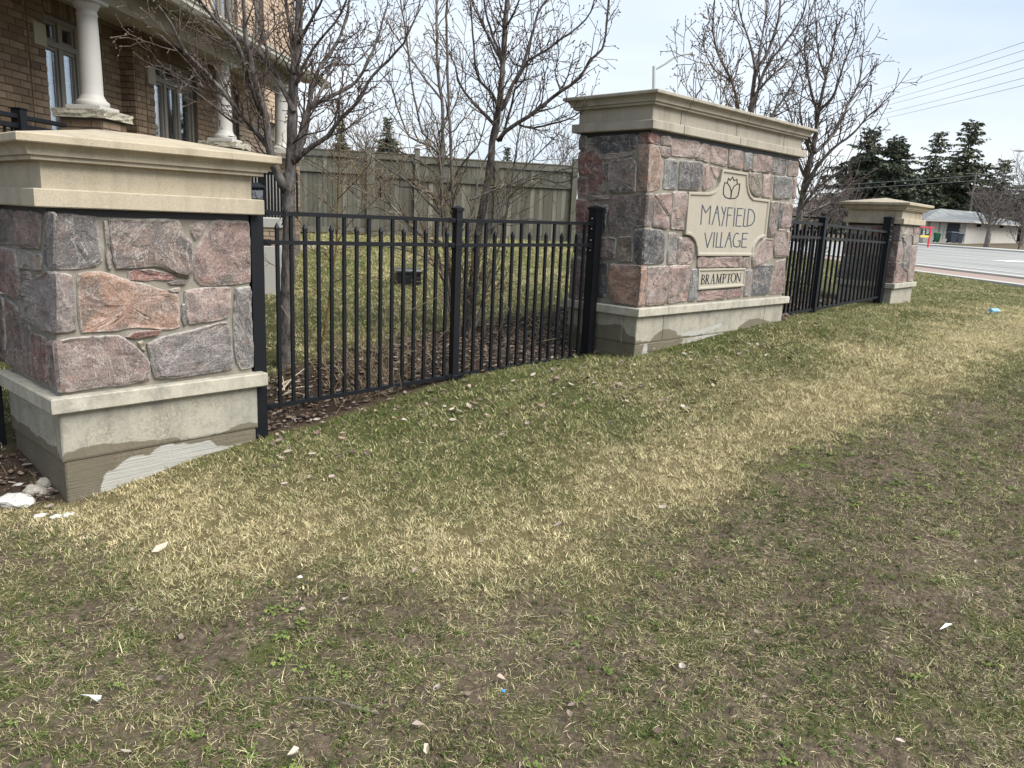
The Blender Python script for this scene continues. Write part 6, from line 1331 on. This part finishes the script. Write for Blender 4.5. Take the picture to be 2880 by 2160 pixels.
x, y = scatter(-5, 11, 1.25, 8, 60); m = (lawnness(x, y) < .6); x, y = x[m], y[m]; n = len(x); dn = fbm(x, y, 1.7, 41); m = nr.rand(n) < np.clip((dn-.63)*7, .03, .7); x, y = x[m], y[m]; n = len(x)
put(x, y, nr.randint(9, 11, n), nr.uniform(.5,1.0,n), 0., nr.uniform(.6,.95,n), 0., .1)
# low weeds, moss tufts and soil crumbs
x, y = scatter(-6, 12, 1.25, 8.5, 620); m = (lawnness(x, y) < .6); x, y = x[m], y[m]; n = len(x); dn = fbm(x, y, 2.3, 61)*.7+fbm(x, y, 8, 62)*.3; m = nr.rand(n) < np.clip((dn-.47)*6, .02, .9); x, y = x[m], y[m]; n = len(x)
put(x, y, nr.randint(9, 11, n), nr.uniform(.30,.55,n), 0., nr.uniform(.22,.55,n), 0., .2)
x, y = scatter(-6, 12, 1.25, 8.5, 420); m = (lawnness(x, y) < .6); x, y = x[m], y[m]; n = len(x); dn = fbm(x, y, 3.1, 71); m = nr.rand(n) < np.clip((dn-.40)*5, .05, .9); x, y = x[m], y[m]; n = len(x)
put(x, y, nr.randint(11, 13, n), nr.uniform(.5,1.4,n), 0., nr.uniform(.6,1.3,n), 0., .3)
# garden lawn behind the fence, with dead grass on the bed
x, y = scatter(-5, 6, 5, 21, 190); m = behind(x, y) & (nr.rand(len(x)) > bedness(x, y)*1.0); x, y = x[m], y[m]; n = len(x)
put(x, y, nr.randint(0, 4, n), (1.15+.05*y)*nr.uniform(.8,1.2,n), np.clip(.40+(fbm(x, y, 1.2, 51)-.5)*.9, .1, .9), nr.uniform(.95,1.3,n), nr.uniform(.3,.9,n))
x, y = scatter(-4, 6, 4, 12, 40); m = behind(x, y) & (bedness(x, y) > .3); x, y = x[m], y[m]; n = len(x); put(x, y, nr.randint(4, 9, n), nr.uniform(.8,1.5,n), .95, nr.uniform(.6,1.,n), .3, .2)
# rough dead grass against the left side of the large pillar
n = 420; x = nr.uniform(-4.2, -2.45, n); y = nr.uniform(3.5, 5.4, n); put(x, y, np.where(nr.rand(n) < .6, nr.randint(4, 7, n), nr.randint(7, 9, n)), nr.uniform(.9,1.7,n), nr.uniform(.65,1,n), nr.uniform(.6,1.,n), .4, .2)
ptsA = np.concatenate(pts)
me = bpy.data.meshes.new('grass'); me.from_pydata(ptsA[:, :3].tolist(), [], []); me.update()
a = me.attributes.new('rot', 'FLOAT_VECTOR', 'POINT'); a.data.foreach_set('vector', ptsA[:, 3:6].astype(np.float32).ravel())
a = me.attributes.new('scl', 'FLOAT_VECTOR', 'POINT'); s3 = np.stack([ptsA[:,6]]*3, -1); s3[:,2] = np.where(ptsA[:,6] > 1.3, 1.3+(ptsA[:,6]-1.3)*.25, ptsA[:,6]); a.data.foreach_set('vector', s3.astype(np.float32).ravel())
a = me.attributes.new('idx', 'INT', 'POINT'); a.data.foreach_set('value', ptsA[:, 7].astype(np.int32))
a = me.attributes.new('tint', 'FLOAT_VECTOR', 'POINT'); a.data.foreach_set('vector', ptsA[:, 8:11].astype(np.float32).ravel())
grass = kind(link('grass', me), 'stuff'); grass['label'] = 'patchy spring lawn of green and straw-coloured grass'
ng = bpy.data.node_groups.new('grass_tufts', 'GeometryNodeTree'); ng.interface.new_socket('Geometry', in_out='INPUT', socket_type='NodeSocketGeometry'); ng.interface.new_socket('Geometry', in_out='OUTPUT', socket_type='NodeSocketGeometry')
gi = ng.nodes.new('NodeGroupInput'); go = ng.nodes.new('NodeGroupOutput'); ip = ng.nodes.new('GeometryNodeInstanceOnPoints'); ci = ng.nodes.new('GeometryNodeCollectionInfo')
ci.inputs['Collection'].default_value = proto; ci.inputs['Separate Children'].default_value = True; ci.inputs['Reset Children'].default_value = True; ci.transform_space = 'ORIGINAL'
def na(name, typ):
    x_ = ng.nodes.new('GeometryNodeInputNamedAttribute'); x_.data_type = typ; x_.inputs['Name'].default_value = name; return x_.outputs[0]
e2r = ng.nodes.new('FunctionNodeEulerToRotation'); ng.links.new(na('rot', 'FLOAT_VECTOR'), e2r.inputs[0])
ng.links.new(gi.outputs[0], ip.inputs['Points']); ng.links.new(ci.outputs[0], ip.inputs['Instance']); ip.inputs['Pick Instance'].default_value = True
ng.links.new(na('idx', 'INT'), ip.inputs['Instance Index']); ng.links.new(e2r.outputs[0], ip.inputs['Rotation']); ng.links.new(na('scl', 'FLOAT_VECTOR'), ip.inputs['Scale']); ng.links.new(ip.outputs[0], go.inputs[0])
md = grass.modifiers.new('tufts', 'NODES'); md.node_group = ng

# dead leaves
t = NT('dead_leaf'); rr = t.n('ShaderNodeNewGeometry').outputs['Random Per Island']; c = t.ramp(rr, (0., (.085,.062,.048)), (.35, (.165,.122,.098)), (.6, (.25,.195,.16)), (.85, (.36,.295,.245)), (1., (.27,.15,.08)))
c = t.mix(t.ramp(t.noise(40, 3), (.4, 0.), (.7, .5)), c, (.06,.04,.03)); M['dead_leaf'] = t.fin(c, .8, .25)
t = NT('dead_leaf_single'); rr = t.n('ShaderNodeObjectInfo').outputs['Random']; c = t.ramp(rr, (0., (.08,.055,.042)), (.3, (.21,.155,.125)), (.6, (.36,.29,.24)), (.9, (.47,.40,.34)), (1., (.25,.12,.06)))
c = t.mix(t.ramp(t.noise(60, 3), (.4, 0.), (.7, .5)), c, (.10,.07,.05)); M['dead_leaf_single'] = t.fin(c, .8, .25)
def leaf(mb, p, s, rg):
    a = rg.uniform(0, 6.28); ex = Vector((math.cos(a), math.sin(a), rg.uniform(-.3,.3))); ey = Vector((-math.sin(a), math.cos(a), rg.uniform(-.3,.3))); cu = rg.uniform(.15,.8); fo = rg.uniform(.1,.7)
    P_ = lambda x, y: tuple(Vector(p)+ex*x*s+ey*y*s+Vector((0,0,s*(cu*(x*x)+fo*abs(y)))))
    rows = [(-.55,.04),(-.3,.26),(.05,.36),(.35,.22),(.6,.02)]; k0 = len(mb.v)
    for x, w in rows: mb.v += [P_(x+rg.uniform(-.05,.05), -w*rg.uniform(.8,1.2)), P_(x, 0), P_(x+rg.uniform(-.05,.05), w*rg.uniform(.8,1.2))]
    for i in range(4):
        for j in range(2): q = k0+i*3+j; mb.f.append((q, q+1, q+4, q+3))
rg = random.Random(99); mb = MB(); cnt = 0
while cnt < 6500:
    x = rg.uniform(-3.2, 5.6); y = float(np.interp(x, FLX, FLY))+rg.uniform(-.30, 2.3)
    if rg.random() > float(bedness(np.array([x]), np.array([y]))[0])*.95+.03: continue
    if infoot(np.array([x]), np.array([y]))[0]: continue
    leaf(mb, (x, y, gz(x, y)+rg.uniform(.012,.045)), rg.uniform(.022,.050), rg); cnt += 1
kind(mb.build('leaf_litter', M['dead_leaf'], None, False, False), 'stuff')
# single leaves lying out on the grass
mats = []; leafmesh = []
for q in range(7):
    mb = MB(); leaf(mb, (0,0,0), 1., random.Random(q*5+2)); o = mb.build('tmp', M['dead_leaf_single'], None, False, False); leafmesh.append(o.data); bpy.data.objects.remove(o)
def lay(u, v, s, mesh=None, lab=None, grp=True):
    p = ghit(u, v); o = link('dead_leaf', mesh or rg.choice(leafmesh)); o.location = (p.x, p.y, gz(p.x, p.y)+.018+s*.1); o.scale = (s, s, s); o.rotation_euler = (rg.uniform(-.3,.3), rg.uniform(-.3,.3), rg.uniform(0, 6.28))
    return tag(o, lab or 'small curled dead leaf in the strip of grass along the fence foot', 'leaf', 'dead leaves along the fence foot' if grp else None)
for _ in range(230):
    w = rg.random(); u = rg.uniform(760, 2350); base = np.interp(u, [740,1280,1660,1790,2200,2400], [1190,1085,1012,1020,925,880]); v = base+abs(rg.gauss(0, 1))*85+8
    lay(u, v, rg.uniform(.026,.052))
for _ in range(34): tag(lay(rg.uniform(100, 2850), rg.uniform(1350, 2130), rg.uniform(.022,.04)), 'dead brown leaf lying on the thin muddy grass of the foreground', 'leaf', 'dead leaves on the foreground grass')
# litter and stones
plain('paper_white', (.78,.77,.75), .8, .2, var=.05); plain('pale_leaf', (.50,.42,.32), .8, .2, var=.2, scale=30); plain('plastic_blue', (.23,.44,.68), .25, .5, var=.25, scale=40); plain('bottle_cap_blue', (.06,.26,.60), .4, .4)
t = NT('lime_rock'); c = t.mix(t.noise(9, 5, .7), (.26,.225,.17), (.56,.52,.45)); t.bump(t.noise(30, 5, .7), .9, .02); M['lime_rock'] = t.fin(c, .9, .2)
def scrap(u, v, outline, m, label, cat, curl=.012, name='paper_scrap'):
    c = ghit(u, v); P_ = [ghit(a, b) for a, b in outline]; mb = MB(); n = len(P_); rg2 = random.Random(len(label)); z0 = gz(c.x, c.y)+.03
    top = [Vector((p.x, p.y, z0+(gz(p.x, p.y)-gz(c.x, c.y))+rg2.uniform(-.2,1)*curl)) for p in P_]; mid = sum(top, Vector())/n+Vector((0,0,-curl*.3))
    k = mb.add(top+[mid]+[q-Vector((0,0,.0015)) for q in top]+[mid-Vector((0,0,.0015))], [])
    for i in range(n): j = (i+1)%n; mb.f += [(i, j, n), (n+1+j, n+1+i, 2*n+1), (i, n+1+i, n+1+j, j)]
    return tag(mb.build(name, m, None, False), label, cat)
scrap(258, 1985, [(228,1978),(262,1981),(288,1980),(284,1996),(275,1993),(252,1987)], M['paper_white'], 'torn white paper scrap on the muddy grass in the left foreground', 'paper')
scrap(2657, 1780, [(2640,1788),(2656,1773),(2675,1772),(2668,1781),(2655,1786)], M['paper_white'], 'small white paper scrap on bare soil at the right', 'paper')
scrap(450, 1560, [(427,1573),(440,1556),(475,1546),(468,1556),(445,1570)], M['pale_leaf'], 'long pale tan leaf on the straw grass before the large pillar', 'leaf', .02, 'pale_leaf')
scrap(843, 1641, [(836,1640),(846,1636),(852,1641),(842,1645)], M['paper_white'], 'tiny white paper bit at the edge of the straw grass', 'paper', .006)
scrap(830, 2145, [(808,2156),(828,2134),(842,2132),(838,2146),(822,2160)], M['pale_leaf'], 'pale folded dead leaf at the bottom edge of the photo', 'leaf', .02, 'pale_leaf')
scrap(1198, 2122, [(1190,2140),(1193,2120),(1204,2118),(1206,2134),(1200,2142)], M['pale_leaf'], 'tan dead leaf near the bottom edge, right of the pale folded one', 'leaf', .016, 'pale_leaf')
p = ghit(1415, 1961); mb = MB(); mb.lathe((p.x, p.y, gz(p.x, p.y)+.022), [(.006,0),(.007,.0015),(.007,.006),(.005,.007)], 12); tag(mb.build('bottle_cap', M['bottle_cap_blue'], None, True), 'tiny bright blue plastic cap in the centre foreground grass', 'bottle cap')
p = ghit(2795, 883); d = Vector((.9, .25, 0)); c = Vector((p.x, p.y, gz(p.x, p.y)+.055)); bt = thing('plastic_bottle', 'crumpled pale blue plastic bottle lying on the lawn at the right', 'bottle', (p.x, p.y, c.z-.05))
mb = MB(); mb.tube([c-d*.10, c-d*.095, c-d*.05, c-d*.02, c+d*.03, c+d*.06, c+d*.085, c+d*.095], [.03,.044,.046,.034,.045,.042,.018,.016], 12); mb.build('body', M['plastic_blue'], bt, True)
mb = MB(); mb.tube([c+d*.0955, c+d*.115], .019, 12); mb.build('screw_cap', M['paper_white'], bt, True)
def rock(u, v, s, label, sq=(1,1,.7), m='lime_rock', seed=1):
    p = ghit(u, v); bm = bmesh.new(); bmesh.ops.create_icosphere(bm, subdivisions=3, radius=1); r2 = random.Random(seed); o_ = Vector((r2.uniform(0,50),)*3)
    from mathutils import noise
    for q in bm.verts:
        k = 1+.32*noise.noise(q.co*1.3+o_)+.14*noise.noise(q.co*3.5+o_); q.co = Vector((q.co.x*sq[0], q.co.y*sq[1], q.co.z*sq[2]))*k*s
    me = bpy.data.meshes.new('rock'); bm.to_mesh(me); bm.free(); me.materials.append(M[m]); o = link('rock', me); o.location = (p.x, p.y, gz(p.x, p.y)+s*.25); o.rotation_euler = (0,0,r2.uniform(0,6)); return tag(o, label, 'rock', 'rocks at the foot of the large pillar')
t = NT('white_rock'); c = t.mix(t.noise(22, 5, .7), (.42,.40,.36), (.74,.72,.68)); t.bump(t.noise(40, 5, .7), .9, .015); M['white_rock'] = t.fin(c, .9, .2)
rock(42, 1420, .085, 'flat white rock at the left edge, before the large pillar', (1.2,.8,.45), 'white_rock', 3)
rock(95, 1393, .062, 'grey-tan rock between the white rock and the large pillar', (1,.9,.75), 'lime_rock', 4)
rock(124, 1372, .048, 'lumpy tan rock touching the foot of the large pillar', (.9,.9,1.), 'lime_rock', 5)
rock(140, 1392, .034, 'smallest tan rock against the pillar foot', (1,.9,.9), 'lime_rock', 6)
rock(52, 1370, .03, 'small pale rock in dead grass left of the pillar', (1.2,.9,.6), 'white_rock', 7)
for i, (u, v, lab) in enumerate([(112, 1454, 'left white chip in the row before the pillar corner'), (158, 1456, 'middle white chip in the row before the pillar corner'), (192, 1451, 'right white chip in the row before the pillar corner')]): rock(u, v, .024, lab, (1.4,.9,.5), 'white_rock', 20+i)
# thin twig lying in the foreground, dead branch by the fence foot
mb = MB(); P_ = [ghit(u, v) for u, v in [(835,1985),(880,1985),(940,1992),(1000,2008),(1065,2030)]]; mb.tube([Vector((p.x, p.y, gz(p.x,p.y)+.03)) for p in P_], [.003,.0035,.003,.0025,.0015], 5); tag(mb.build('fallen_twig', M['bark_grey'], None), 'thin grey twig lying on the grass in the left foreground', 'twig')
mb = MB(); rg = random.Random(4)
for a, b in [((785,1128),(860,1065)),((800,1130),(870,1118)),((780,1120),(815,1100)),((790,1135),(850,1140)),((818,1110),(845,1105)),((800,1120),(795,1090))]:
    p = ghit(*a); q = ghit(*b); p.z += .06; q.z += .09; mb.tube([p, p.lerp(q, .5)+Vector((0,0,.02)), q], [.007,.005,.003], 5)
tag(mb.build('dead_branch', M['curtain'] if False else M['pale_leaf'], None), 'pale bleached dead branch on the leaves behind the first fence panel', 'branch')
